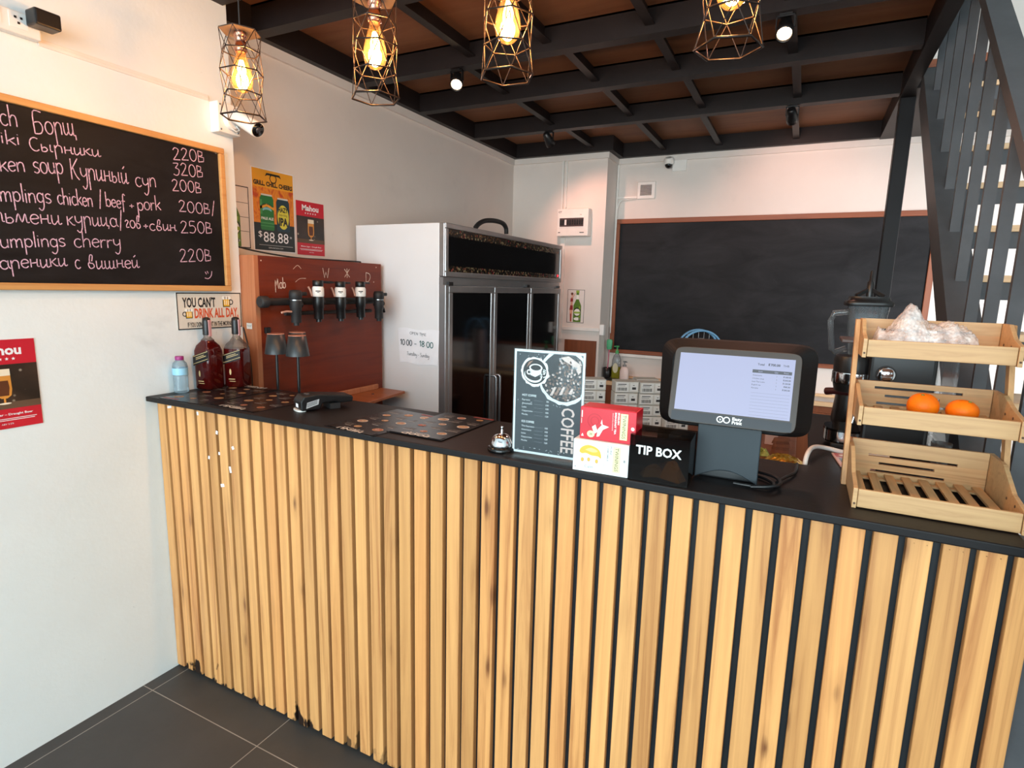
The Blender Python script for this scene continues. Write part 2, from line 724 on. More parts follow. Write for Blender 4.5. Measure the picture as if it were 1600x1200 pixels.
G = {
    'c': (0.85, [_arc(.45, .5, .38, .5, 50, 320)]),
    'o': (0.95, [_arc(.45, .5, .38, .5, 90, 450, 14)]),
    'e': (0.85, [[(.08, .5), (.75, .6)] + _arc(.42, .5, .36, .5, 15, 320)]),
    'a': (0.95, [_arc(.42, .5, .36, .5, 40, 320), [(.78, 1.0), (.78, .3), (.98, .02)]]),
    'b': (0.95, [[(.1, 1.9), (.1, 0)], _arc(.45, .48, .36, .48, 150, -160)]),
    'h': (0.95, [[(.1, 1.9), (.1, 0)], [(.1, .6), (.35, .98), (.65, .95), (.75, .6), (.75, 0)]]),
    'i': (0.4, [[(.15, 1.0), (.15, 0)], [(.15, 1.3), (.17, 1.36)]]),
    'k': (0.85, [[(.1, 1.9), (.1, 0)], [(.75, 1.0), (.12, .42)], [(.3, .58), (.8, 0)]]),
    'l': (0.35, [[(.15, 1.9), (.15, 0)]]),
    'm': (1.4, [[(.1, 1.0), (.1, 0)], [(.1, .6), (.32, .97), (.58, .9), (.62, 0)], [(.62, .6), (.85, .97), (1.12, .9), (1.18, 0)]]),
    'n': (0.95, [[(.1, 1.0), (.1, 0)], [(.1, .6), (.35, .97), (.66, .92), (.75, .5), (.75, 0)]]),
    'p': (0.95, [[(.1, 1.0), (.1, -.9)], _arc(.45, .5, .36, .48, 150, -150)]),
    'r': (0.7, [[(.1, 1.0), (.1, 0)], [(.1, .55), (.3, .92), (.62, .92)]]),
    's': (0.8, [[(.7, .88), (.4, 1.0), (.12, .82), (.2, .58), (.58, .42), (.68, .18), (.4, 0), (.08, .12)]]),
    'u': (0.95, [[(.08, 1.0), (.1, .3), (.35, 0), (.65, .15), (.75, .5)], [(.75, 1.0), (.75, 0)]]),
    'y': (0.9, [[(.08, 1.0), (.12, .45), (.4, .25), (.72, .5)], [(.76, 1.0), (.72, -.3), (.45, -.85), (.15, -.6)]]),
    'g': (0.95, [_arc(.42, .5, .35, .48, 40, 330), [(.77, 1.0), (.75, -.35), (.45, -.85), (.12, -.6)]]),
    'f': (0.7, [[(.72, 1.7), (.5, 1.9), (.32, 1.6), (.3, 0), (.26, -.5)], [(.05, .95), (.65, .95)]]),
    'B': (0.95, [[(.1, 1.45), (.1, 0)], [(.1, 1.45), (.6, 1.3), (.55, .85), (.1, .75)], [(.1, .75), (.75, .6), (.7, .1), (.1, 0)]]),
    'S': (0.95, [[(.8, 1.55), (.45, 1.75), (.1, 1.4), (.4, .95), (.75, .6), (.6, .1), (.1, .1)]]),
    'C': (1.0, [_arc(.55, .85, .48, .88, 55, 310)]),
    'D': (1.1, [[(.12, 1.75), (.12, 0)], [(.12, 1.75), (.8, 1.5), (.95, .8), (.6, .1), (.12, 0)]]),
    '/': (0.6, [[(.1, -.3), (.45, 1.9)]]),
    '+': (0.8, [[(.1, .5), (.7, .5)], [(.4, .2), (.4, .8)]]),
    '0': (1.0, [_arc(.48, .75, .38, .75, 90, 450, 15)]),
    '2': (0.95, [[(.1, 1.2), (.35, 1.5), (.7, 1.3), (.55, .75), (.08, 0)], [(.08, 0), (.85, .04)]]),
    '3': (0.9, [[(.12, 1.45), (.7, 1.45), (.35, .9)], [(.35, .9), (.75, .7), (.65, .15), (.35, 0), (.08, .15)]]),
    '5': (0.95, [[(.75, 1.5), (.2, 1.5), (.15, .9)], [(.15, .9), (.55, .95), (.8, .55), (.55, .05), (.1, .08)]]),
    # cursive Cyrillic
    'Б': (1.15, [[(1.0, 1.75), (.2, 1.75), (.12, 0)], [(.14, .9), (.7, .95), (.95, .5), (.7, .05), (.12, 0)]]),
    'П': (1.2, [[(.15, 0), (.15, 1.75)], [(.05, 1.75), (1.1, 1.75)], [(.95, 1.75), (.95, 0)]]),
    'В': (1.05, [[(.12, 1.75), (.12, 0)], [(.12, 1.75), (.7, 1.5), (.6, 1.0), (.12, .9)], [(.12, .9), (.85, .7), (.8, .1), (.12, 0)]]),
    'С': (1.0, [_arc(.55, .85, .48, .88, 55, 310)]),
    'К': (1.1, [[(.15, 1.8), (.1, 0)], [(.95, 1.85), (.15, .85)], [(.35, 1.0), (.6, .4), (.95, 0)]]),
    'о': (0.95, [_arc(.45, .5, .38, .5, 90, 450, 14)]),
    'р': (0.95, [[(.1, 1.0), (.12, -.9)], [(.1, .5), (.35, .97), (.68, .9), (.76, .5), (.74, 0)]]),
    'щ': (1.4, [[(.08, 1.0), (.1, .2), (.3, 0), (.55, .3)], [(.58, 1.0), (.58, .2), (.8, 0), (1.02, .3)], [(1.05, 1.0), (1.05, .05), (1.25, .02)], [(1.25, .02), (1.27, -.4)]]),
    'ш': (1.35, [[(.08, 1.0), (.1, .2), (.3, 0), (.55, .3)], [(.58, 1.0), (.58, .2), (.8, 0), (1.02, .3)], [(1.05, 1.0), (1.05, .15), (1.28, .1)]]),
    'и': (0.95, [[(.08, 1.0), (.1, .2), (.3, 0), (.6, .4)], [(.68, 1.0), (.66, .2), (.78, .02), (.95, .15)]]),
    'й': (0.95, [[(.08, 1.0), (.1, .2), (.3, 0), (.6, .4)], [(.68, 1.0), (.66, .2), (.78, .02), (.95, .15)], [(.3, 1.35), (.55, 1.6)]]),
    'ы': (1.2, [[(.1, 1.0), (.1, .05)], [(.1, .45), (.4, .6), (.6, .3), (.4, .02), (.1, .05)], [(.9, 1.0), (.9, .15), (1.1, .1)]]),
    'ь': (0.8, [[(.1, 1.0), (.1, .05)], [(.1, .45), (.45, .6), (.65, .3), (.45, .02), (.1, .05)]]),
    'н': (0.95, [[(.1, 1.0), (.1, 0)], [(.1, .5), (.7, .55)], [(.72, 1.0), (.7, .15), (.92, .1)]]),
    'к': (0.85, [[(.1, 1.0), (.1, 0)], [(.7, 1.0), (.14, .5)], [(.25, .55), (.6, .1), (.85, .05)]]),
    'у': (0.9, [[(.08, 1.0), (.12, .45), (.4, .25), (.72, .5)], [(.76, 1.0), (.72, -.3), (.45, -.85), (.15, -.6)]]),
    'п': (0.95, [[(.1, 1.0), (.1, 0)], [(.1, .6), (.35, .97), (.66, .92), (.75, .5), (.75, 0)]]),
    'с': (0.85, [_arc(.45, .5, .38, .5, 50, 320)]),
    'м': (1.2, [[(.05, .05), (.3, .95), (.55, .1), (.85, .95), (.95, .1), (1.15, .1)]]),
    'л': (0.95, [[(.05, .05), (.3, .4), (.45, .97), (.72, .9), (.75, .15), (.92, .1)]]),
    'е': (0.85, [[(.08, .5), (.75, .6)] + _arc(.42, .5, .36, .5, 15, 320)]),
    'ц': (1.05, [[(.08, 1.0), (.1, .2), (.3, 0), (.6, .4)], [(.68, 1.0), (.68, .05), (.9, .02), (.85, -.35)]]),
    'а': (0.95, [_arc(.42, .5, .36, .5, 40, 320), [(.78, 1.0), (.78, .3), (.98, .02)]]),
    'г': (0.8, [[(.1, .8), (.35, 1.0), (.6, .8), (.3, .35), (.3, .05), (.7, .1)]]),
    'в': (0.9, [[(.3, .95), (.1, .5), (.3, .02), (.7, .2), (.6, .6), (.25, .75), (.35, 1.6), (.6, 1.55), (.5, .9)]]),
    'Ж': (1.2, [[(.55, 1.7), (.55, 0)], [(.05, 1.6), (1.05, .1)], [(1.05, 1.6), (.05, .1)]]),
    'W': (1.3, [[(.05, 1.7), (.35, 0), (.62, 1.0)], [(.62, 1.0), (.9, 0), (1.25, 1.7)]]),
    'M': (1.3, [[(.1, -.6), (.15, 1.5)], [(.15, 1.5), (.5, .6), (.85, 1.7)], [(.85, 1.7), (1.0, .1), (1.2, 0)]]),
    ' ': (0.6, []),
}
G['1'] = (0.6, [[(.08, 1.1), (.35, 1.5), (.35, 0)]])
G['8'] = (0.95, [[(.45, .8), (.15, 1.15), (.45, 1.5), (.75, 1.15), (.45, .8), (.1, .4), (.45, 0), (.8, .4), (.45, .8)]])
G[':'] = (0.4, [[(.15, .3), (.16, .36)], [(.15, .8), (.16, .86)]])
G['-'] = (0.8, [[(.1, .6), (.7, .6)]])
G['T'] = (1.0, [[(.05, 1.6), (.95, 1.6)], [(.5, 1.6), (.5, 0)]])
G['O'] = (1.2, [_arc(.55, .8, .5, .8, 90, 450, 14)])
G['P'] = (1.0, [[(.1, 1.6), (.1, 0)], [(.1, 1.6), (.8, 1.45), (.8, .85), (.1, .75)]])
G['E'] = (1.0, [[(.8, 1.6), (.1, 1.6), (.1, 0), (.8, 0)], [(.1, .8), (.65, .8)]])
G['N'] = (1.1, [[(.1, 0), (.1, 1.6)], [(.1, 1.6), (.9, 0)], [(.9, 0), (.9, 1.6)]])
G['I'] = (0.4, [[(.15, 1.6), (.15, 0)]])
G['d'] = (0.95, [_arc(.42, .5, .36, .5, 40, 320), [(.78, 1.9), (.78, 0)]])
SHARP = set('kBWMЖ/+0' + 'TPEINП') - set('0')


def handwrite(art, txt, a0, b0, a1, b1, xh, w, mi, layer=1, jit=0.03, rnd=random):
    """write txt on art with its baseline running from (a0,b0) to (a1,b1)"""
    tot = sum(G[c][0] for c in txt)
    L = math.hypot(a1 - a0, b1 - b0)
    k = L / tot
    ca, sa = (a1 - a0) / L, (b1 - b0) / L
    x = 0.0
    for c in txt:
        adv, strokes = G[c]
        dy = rnd.uniform(-jit, jit)
        for st in strokes:
            pts = [(x + p[0], p[1] + dy) for p in st]
            if c not in SHARP:
                pts = catmull(pts, 4)
            q = [(a0 + px * k * ca - py * xh * sa * 0.4, b0 + px * k * sa + py * xh) for px, py in pts]
            art.stroke(q, w, mi, layer)
        x += adv
    return art


# ================================================================== the room
def sbox(name, b, m, bevel=0.0, parent=None):
    o = MB().box(*b).build(name, m, parent, bevel=bevel)
    if not parent:
        struct(o)
    return o


sbox('floor', (-0.4, 4.1, -5.0, 3.5, -0.1, 0.0), M['floor'])
sbox('wall_left', (-0.3, 0.0, -5.0, 0.377, 0.0, 4.6), M['wall'])
sbox('wall_bar_left', (-0.4, -0.147, 0.377, 3.5, 0.0, 4.6), M['wall2'])
sbox('wall_back', (-0.147, 4.1, 3.38, 3.5, 0.0, 4.6), M['wall2'])
sbox('wall_column', (-0.147, 0.647, 3.118, 3.38, 0.0, 2.52), M['wall2'])
sbox('wall_right', (4.0, 4.1, -5.0, 3.38, 0.0, 4.6), M['wall'])
sbox('ceiling_upper', (-0.4, 4.1, -5.0, 3.5, 4.6, 4.7), M['wall'])

# mezzanine: plywood deck on steel channels
b = MB()
b.box(0.0, 2.46, -0.7, 0.377, 2.625, 2.66)
b.box(-0.147, 2.46, 0.377, 3.38, 2.625, 2.66)
ceiling = struct(b.build('ceiling', M['ply']))


def channel(x0, x1, yf, name='ceiling_beam', z0=2.52, z1=2.625, fl=0.062):
    m = MB()
    m.box(x0, x1, yf, yf + 0.008, z0 + 0.008, z1)
    m.box(x0, x1, yf, yf + fl, z0, z0 + 0.008)
    m.box(x0, x1, yf, yf + fl, z1 - 0.008, z1)
    return m.build(name, M['beam'], ceiling)


channel(0.0, 2.40, -0.66)
channel(0.0, 2.40, -0.03)
channel(0.0, 2.40, 0.30)
channel(-0.095, 2.40, 0.572)
channel(-0.095, 2.40, 1.228)
channel(-0.095, 2.40, 1.752)
channel(-0.095, 2.40, 2.400)
MB().box(-0.147, -0.095, 0.377, 3.118, 2.52, 2.625).build('ceiling_beam', M['beam'], ceiling)
MB().box(2.405, 2.46, -0.7, 3.38, 2.515, 2.66).build('ceiling_beam', M['beam'], ceiling)
m = MB()
m.box(-0.095, 0.70, 3.06, 3.118, 2.52, 2.625)
m.box(0.647, 0.70, 3.118, 3.33, 2.52, 2.625)
m.box(0.647, 2.405, 3.325, 3.38, 2.52, 2.625)
m.build('ceiling_beam', M['beam'], ceiling)
for y0, y1, xs in ((0.58, 1.228, (0.56, 0.94, 1.39, 1.90)), (1.236, 1.752, (0.47, 0.986, 1.393, 1.90)),
                   (1.760, 2.40, (0.47, 0.993, 1.416, 1.911)), (2.408, 3.325, (0.515, 0.996, 1.395, 1.895)),
                   (0.308, 0.572, (0.50, 1.40))):
    for x in xs:
        e = y1 if x > 0.7 or y1 < 3 else 3.06
        m = MB()
        m.box(x - 0.003, x + 0.003, y0, e, 2.558, 2.625)
        m.box(x - 0.003, x + 0.036, y0, e, 2.552, 2.558)
        m.build('ceiling_joist', M['beam'], ceiling)
sbox('support_post', (2.408, 2.478, 2.46, 2.53, 0.0, 2.515), M['post'], 0.004, ceiling)

# thin white trims under the steel
m = MB()
m.box(-0.147, -0.130, 0.377, 3.118, 2.478, 2.52)
struct(m.build('trim_1', M['wall2']))
m = MB()
m.box(-0.130, 0.660, 3.102, 3.118, 2.478, 2.52)
m.box(0.647, 0.660, 3.118, 3.367, 2.478, 2.52)
struct(m.build('trim_2', M['wall2']))
struct(MB().box(0.660, 4.0, 3.365, 3.38, 2.478, 2.52).build('trim_3', M['wall2']))
# brown veneer low on the column
struct(MB().box(0.36, 0.628, 3.106, 3.118, 0.0, 1.097).build('trim_4', M['brown']))

# ================================================================== staircase
st = thing('staircase', 'dark steel staircase with wooden treads rising on the right behind the counter end', 'stairs', (2.46, 0.937, 0.0))
SL = 0.878


def zt(y):
    return 1.454 + SL * (y - 0.937)


def L(x, y, z):
    return (x - 2.46, y - 0.937, z)


y_lo, y_hi = 0.937 - 1.454 / SL + 0.13, 2.20
for x0 in (2.46, 3.44):
    m = MB()
    for ya_, yb_, dx_ in ((y_lo, 0.045, 0.021), (0.045, y_hi, 0.0)):
        pts = [(ya_, zt(ya_) - 0.15), (ya_, zt(ya_)), (yb_, zt(yb_)), (yb_, zt(yb_) - 0.15)]
        m.prism(pts, lambda p: L(x0 + dx_, p[0], p[1]), lambda p: L(x0 + 0.085, p[0], p[1]))
    m.build('stringer', M['rail'], st)
for k in range(0, 15):
    yn, zz = 2.315 - 0.2 * k, 2.63 - 0.1755 * k
    if k == 0:
        m = MB()
        m.box(*(L(2.46, 2.33, 0)[0], L(3.6, 0, 0)[0], L(0, 2.33, 0)[1], L(0, 3.38, 0)[1], 2.515, 2.60))
        fr = m.build('landing_frame', M['beam'], st)
        MB().box(L(2.46, 0, 0)[0], L(3.6, 0, 0)[0], L(0, 2.315, 0)[1], L(0, 3.38, 0)[1], 2.60, 2.635).build('landing_board', M['redframe'], st)
        continue
    m = MB()
    m.box(2.545 - 2.46, 3.44 - 2.46, yn + 0.012 - 0.937, yn + 0.018 - 0.937, zz - 0.078, zz - 0.022)
    m.box(2.545 - 2.46, 3.44 - 2.46, yn + 0.018 - 0.937, yn + 0.20 - 0.937, zz - 0.03, zz - 0.022)
    fr = m.build('tread_frame', M['rail'], st)
    MB().box(2.545 - 2.46, 3.44 - 2.46, yn - 0.937, yn + 0.215 - 0.937, zz - 0.022, zz).build('tread_board', M['tread'], fr, bevel=0.002)
# balusters stand on the near stringer and carry the handrail
ys = [2.03 - 0.1955 * k for k in range(0, 14)]


def rail_z(y):
    return 2.195 + SL * (y - 0.915)


for y in ys:
    if y < -0.42:
        continue
    m = MB()
    m.box(2.490 - 2.46, 2.519 - 2.46, y - 0.937, y + 0.016 - 0.937, zt(y) - 0.004, rail_z(y) - 0.02)
    m.build('baluster', M['rail'], st)
m = MB()
pts = [(-0.45, rail_z(-0.45)), (2.6, rail_z(2.6)), (2.6, rail_z(2.6) - 0.05), (-0.45, rail_z(-0.45) - 0.05)]
m.prism(pts, lambda p: L(2.485, p[0], p[1]), lambda p: L(2.545, p[0], p[1]))
m.build('handrail', M['rail'], st)

# ================================================================== counter
ct = thing('bar_counter', 'long bar counter front clad in upright natural pine slats with black gaps', 'counter', (0, 0, 0))
MB().box(0.001, 2.452, 0.021, 0.040, 0.0, 1.066).build('backing_panel', M['backing'], ct)
m = MB()
rnd = random.Random(3)
for k in range(46):
    x = 0.002 + k * 0.0543
    x1 = min(x + 0.0405, 2.4790)
    j = rnd.uniform(-0.0008, 0.0008)
    m.box(x + j, x1 + j, 0.0, 0.0205, rnd.uniform(0.002, 0.012), 1.0555 + rnd.uniform(-0.0015, 0.001))
m.build('slat_cladding', M['slat'], ct, bevel=0.0025)
m = MB()
for x, z, a, bb in ((0.073, 1.048, .022, .008), (0.227, 1.043, .009, .012), (0.322, .988, .010, .012), (.399, .945, .011, .011), (.328, .915, .008, .010), (.273, .892, .008, .011), (.380, .866, .009, .022), (.335, .802, .018, .011)):
    m = MB()
    m.obox((x, -0.0006, z), (a, 0.0008, bb), Matrix.Rotation(rnd.uniform(-.5, .5), 3, 'Y'))
    lab(m.build('paper_scrap', M['paper'], ct), 'torn white paper scrap stuck to a slat')
for k in range(42, 46):
    x = 0.002 + k * 0.0543
    for q in (0.011, 0.031):
        m = MB()
        m.lathe([(0.0011, -0.0004), (0.0011, 0.0)], (x + q, 0.0, 1.045), 8, 0, Matrix.Rotation(PI / 2, 3, 'X'))
        m.build('nail', M['blackm'], ct)

wt = MB()
poly = [(0.002, -0.040), (2.452, -0.040), (2.452, 1.02), (2.115, 1.02), (2.115, 0.306), (0.002, 0.314)]
wt.prism(poly, lambda p: (p[0], p[1], 1.067), lambda p: (p[0], p[1], 1.085))
tag(wt.build('countertop', M['top'], bevel=0.003), 'black L-shaped worktop running along the whole slatted counter and back on the right', 'worktop')
# inner shelf under the counter that the table lamps stand on
bs = MB()
bs.box(0.085, 2.0, 0.318, 0.62, 0.905, 0.93)
for x in (0.09, 1.0, 1.96):
    bs.box(x, x + 0.03, 0.55, 0.60, 0.0, 0.905)
tag(bs.build('back_shelf', M['top'], bevel=0.002), 'low black work shelf behind the counter carrying the table lamps', 'shelf')
m = MB()
m.box(2.13, 2.44, 0.30, 1.0, 0.0, 1.066)
tag(m.build('side_cabinet', M['backing']), 'dark cabinet under the right-hand return of the worktop', 'cabinet')

# ================================================================== chalk menu on the left wall
bd = thing('menu_chalkboard', 'pine-framed chalkboard with a pink chalk handwritten price list on the left wall', 'chalkboard', (0.0, -0.17, 1.73))
y0, y1, z0, z1 = -0.68, 0.32, 1.457, 1.998


def FR(m, u0, u1, v0, v1, w, d0, d1, axis):
    """rectangular frame: axis 'x' lies in a YZ plane, axis 'y' in an XZ plane"""
    for a, b, c, d in ((u0, u1, v1 - w, v1), (u0, u1, v0, v0 + w), (u0, u0 + w, v0 + w, v1 - w), (u1 - w, u1, v0 + w, v1 - w)):
        if axis == 'x':
            m.box(d0, d1, a, b, c, d)
        else:
            m.box(a, b, d0, d1, c, d)
    return m


m = MB()
FR(m, y0 + 0.17, y1 + 0.17, z0 - 1.73, z1 - 1.73, 0.021, 0.001, 0.022, 'x')
m.build('frame', M['boardframe'], bd, bevel=0.003)
MB().box(0.002, 0.010, y0 + 0.015 + 0.17, y1 - 0.015 + 0.17, z0 + 0.015 - 1.73, z1 - 0.015 - 1.73).build('writing_surface', M['chalkboard'], bd)
rw = random.Random(11)
H = [('Borsch', -.462, 1.905, -.335, 1.917, .030), ('Борщ', -.300, 1.910, -.186, 1.928, .034),
     ('Syrniki', -.487, 1.855, -.334, 1.868, .020), ('Сырники', -.315, 1.858, -.121, 1.881, .021),
     ('Chicken', -.468, 1.775, -.329, 1.796, .026), ('soup', -.311, 1.796, -.231, 1.808, .031),
     ('Куриный', -.214, 1.796, -.041, 1.811, .034), ('суп', -.020, 1.806, .054, 1.813, .030),
     ('Dumplings', -.445, 1.700, -.272, 1.716, .027), ('chicken', -.257, 1.715, -.157, 1.722, .026),
     ('/', -.142, 1.725, -.125, 1.728, .027), ('beef', -.120, 1.726, -.058, 1.729, .024), ('+', -.048, 1.729, -.028, 1.731, .020),
     ('pork', -.020, 1.728, .063, 1.738, .026),
     ('Пельмени', -.484, 1.640, -.251, 1.657, .027), ('курица', -.238, 1.656, -.087, 1.667, .027), ('/', -.085, 1.663, -.066, 1.666, .030),
     ('гов', -.066, 1.664, -.011, 1.669, .025), ('+', -.006, 1.664, .014, 1.666, .022), ('свин', .016, 1.665, .115, 1.672, .022),
     ('Dumplings', -.439, 1.574, -.246, 1.590, .024), ('cherry', -.224, 1.590, -.082, 1.599, .026),
     ('Вареники', -.447, 1.513, -.247, 1.531, .024), ('с', -.227, 1.524, -.209, 1.525, .027), ('вишней', -.191, 1.526, -.028, 1.535, .026),
     ('220B', .118, 1.920, .246, 1.934, .027), ('320B', .115, 1.867, .237, 1.879, .028), ('200B', .107, 1.811, .226, 1.820, .026),
     ('200B/', .127, 1.741, .277, 1.750, .026), ('250B', .128, 1.668, .261, 1.676, .028), ('220B', .117, 1.564, .250, 1.570, .030)]
for t, a0, b0, a1, b1, xh in H:
    A = Art((0.0106, 0.17, -1.73), (0, 1, 0), (0, 0, 1))
    handwrite(A, t, a0, b0, a1, b1, xh, 0.0030, 0, 1, 0.06, rw)
    A.build('chalk_word', M['chalk'], bd, flip=False)
A = Art((0.0106, 0.17, -1.73), (0, 1, 0), (0, 0, 1))
A.stroke([(.216, 1.530), (.221, 1.521)], .003, 0)
A.stroke([(.224, 1.533), (.229, 1.524)], .003, 0)
A.stroke(catmull([(.213, 1.507), (.228, 1.505), (.240, 1.516), (.244, 1.533)]), .003, 0)
A.build('chalk_smile', M['chalk'], bd, flip=False)
m = MB()
m.lathe([(0.0045, 0), (0.003, 0.003), (0.0005, 0.004)], (0.0104, 0.292 + 0.17, 1.978 - 1.73), 10, 0, Matrix.Rotation(PI / 2, 3, 'Y'))
m.build('screw', M['steel'], bd)


# ================================================================== posters
def beer_photo():
    t = NT('bokeh_photo')
    v = t.coords()
    n = t.n('ShaderNodeTexVoronoi')
    n.inputs['Scale'].default_value = 38
    t.l(v, n.inputs['Vector'])
    spot = t.ramp(n.outputs['Distance'], [(0.14, (1, 1, 1, 1)), (0.24, (0, 0, 0, 1))])
    keep = t.math('GREATER_THAN', n.outputs['Color'], 0.62)
    f = t.noise(v, 9, 4)
    basec = t.ramp(f, [(0.35, lin((28, 20, 17))), (0.7, lin((62, 44, 34)))])
    t.base(t.mix(t.math('MULTIPLY', spot, t.math('MULTIPLY', keep, 0.55)), basec, lin((206, 190, 168))))
    t.set(0.35)
    return t.m


M['bokeh'] = beer_photo()
POSTER = [M['red'], M['bokeh'], M['paper'], mat((214, 142, 58), 0.4), mat((92, 46, 22), 0.4), mat((240, 226, 200), 0.4), mat((96, 72, 54), 0.5)]


def lager_poster(o, u, v, w, h, label):
    """red card, a photo band with a stemmed glass of beer, white lettering"""
    a = Art((0, 0, 0), u, v)
    a.sheet(-w / 2, w / 2, -h / 2, h / 2, 0.0006, 0)
    t, bt = h / 2 - h * 0.275, -h / 2 + h * 0.225
    a.rect(-w / 2, w / 2, bt, t, 1, 1)
    a.rect(-w / 2, w / 2, bt, bt + h * 0.075, 6, 2)
    a.text('Mahou', 0, h / 2 - h * 0.165, h * 0.145, 2, 2, 'C', bold=0.035, width=w * 0.60)
    for i in range(5):
        a.star((i - 2) * w * 0.09, h / 2 - h * 0.215, w * 0.030, 2, 2)
    # glass
    g0, g1 = bt + h * 0.12, t - h * 0.05
    hw = w * 0.115
    outer = [(-hw * .35, g0), (-hw * .85, g0 + h * .03), (-hw, g0 + h * .10), (-hw * .92, g1), (hw * .92, g1), (hw, g0 + h * .10), (hw * .85, g0 + h * .03), (hw * .35, g0)]
    a.poly(outer, 3, 3)
    a.poly([(-hw * .55, g0 + h * .03), (-hw * .7, g0 + h * .12), (-hw * .6, g1 - h * .13), (hw * .6, g1 - h * .13), (hw * .7, g0 + h * .12), (hw * .55, g0 + h * .03)], 4, 4)
    a.poly([(-hw * .94, g1 - h * .075), (-hw * .92, g1), (hw * .92, g1), (hw * .94, g1 - h * .075)], 5, 5)
    a.rect(-hw * .12, hw * .12, bt + h * .065, g0, 3, 3)
    a.ell(0, bt + h * .062, hw * .75, h * .010, 5, 4)
    a.text('Mahou Lager – Draught Beer', 0, -h / 2 + h * 0.150, h * 0.034, 2, 2, 'C', bold=0.02, width=w * 0.74)
    for k, q in enumerate((.112, .094)):
        a.rect(-w * (.42 - .03 * k), w * (.42 - .03 * k), -h / 2 + h * (q - .0035), -h / 2 + h * (q + .0035), 2, 2)
    a.text('ABV 5.5%', 0, -h / 2 + h * 0.044, h * 0.026, 2, 2, 'C', width=w * 0.17)
    ob = a.build('beer_poster', POSTER, loc=o, flip=False)
    return tag(ob, label, 'poster', 'red draught beer posters')


lp = lager_poster((0.0025, -0.442, 1.183), (0, 1, 0), (0, 0, 1), 0.176, 0.262, 'red draught beer poster on the white wall below the chalk menu')
lager_poster((-0.1445, 0.909, 1.760), (0, 1, 0), (0, 0, 1), 0.178, 0.254, 'red draught beer poster hung right of the yellow and black can poster')

# yellow can poster
a = Art((0, 0, 0), (0, 1, 0), (0, 0, 1))


def orange_ill():
    t = NT('orange_illustration')
    f = t.noise(t.coords((1, 1, 0.5)), 30, 5, 0.6, 1.2)
    t.base(t.ramp(f, [(0.35, lin((196, 92, 26))), (0.5, lin((222, 140, 36))), (0.65, lin((186, 70, 26)))]))
    t.set(0.45)
    return t.m


CP = [M['paper'], mat((226, 160, 34), 0.4), orange_ill(), mat((30, 34, 34), 0.4), mat((34, 112, 52), 0.4), mat((24, 52, 66), 0.4), mat((214, 204, 66), 0.4), mat((20, 18, 18), 0.4), mat((70, 142, 78), 0.4), mat((206, 206, 204), 0.3), mat((220, 152, 40), 0.4), mat((120, 176, 190), 0.4)]
w, h = 0.228, 0.352
a.sheet(-w / 2 - .004, w / 2 + .004, -h / 2 - .004, h / 2 + .004, 0.0006, 0)
a.rect(-w / 2, w / 2, h * .28, h / 2, 1, 1)
a.rect(-w / 2, w / 2, -h * .16, h * .28, 2, 1)
a.rect(-w / 2, w / 2, -h / 2, -h * .16, 3, 1)
a.text('GRILL. CHILL. CHEERS', 0, h * .305, h * .075, 7, 2, 'C', bold=0.05, width=w * .95)
a.ring(0, h * .405, w * .07, w * .09, 7, 2, 10)
a.poly([(-w * .20, h * .42), (-w * .16, h * .465), (w * .16, h * .465), (w * .20, h * .42), (w * .14, h * .44), (-w * .14, h * .44)], 7, 3)
for cx, body, s2 in ((-w * .18, 4, 0), (w * .215, 5, 1)):
    x0, x1, bt, tp = cx - w * .165, cx + w * .165, -h * .245, h * (.185 if not s2 else .165)
    a.poly([(x0 + .004, bt), (x0, bt + .008), (x0, tp - .014), (x0 + .008, tp), (x1 - .008, tp), (x1, tp - .014), (x1, bt + .008), (x1 - .004, bt)], body, 3)
    a.rect(x0 + .008, x1 - .008, tp - .001, tp + .006, 9, 4)
    if not s2:
        a.poly([(x0, h * .045), (cx, h * .085), (x1, h * .045), (x1, h * .012), (cx, h * .05), (x0, h * .012)], 10, 4)
        a.ell(cx, h * .005, w * .11, h * .035, 11, 4, 16)
        a.ell(cx, -h * .015, w * .10, h * .025, 4, 5, 16)
        a.text('SIERRA NEVADA', cx, h * .04, h * .026, 7, 5, 'C', width=w * .28, bold=.02, curve=h * .03)
        a.text('PALE ALE', cx, -h * .115, h * .045, 0, 5, 'C', width=w * .29, bold=.02)
        a.rect(x0, x1, -h * .165, -h * .15, 8, 4)
        a.rect(x0, x1, -h * .20, -h * .19, 8, 4)
        a.rect(x0, x0 + w * .05, -h * .05, tp - .02, 8, 4)
    else:
        a.ell(cx, -h * .06, w * .145, h * .155, 6, 4, 24)
        a.text('HAZY', cx, h * .005, h * .085, 7, 5, 'C', width=w * .24, bold=.04)
        a.text('little thing', cx, -h * .045, h * .04, 7, 5, 'C', width=w * .20)
        a.text('IPA', cx, -h * .165, h * .135, 7, 5, 'C', width=w * .23, bold=.05)
a.text('$', -w * .41, -h * .335, h * .105, 0, 3, 'L', width=w * .09)
a.text('88.88', -w * .29, -h * .395, h * .185, 0, 3, 'L', width=w * .62)
a.text('30', w * .37, -h * .325, h * .035, 0, 3, 'L')
a.rect(-w * .40, w * .44, -h * .437, -h * .433, 9, 3)
a.text('SIERRANEVADA.COM', 0, -h * .475, h * .025, 9, 3, 'C', width=w * .36)
tag(a.build('can_poster', CP, loc=(-0.1445, 0.691, 1.816), flip=False), 'yellow and black poster of a green and a blue drink can with a price', 'poster')


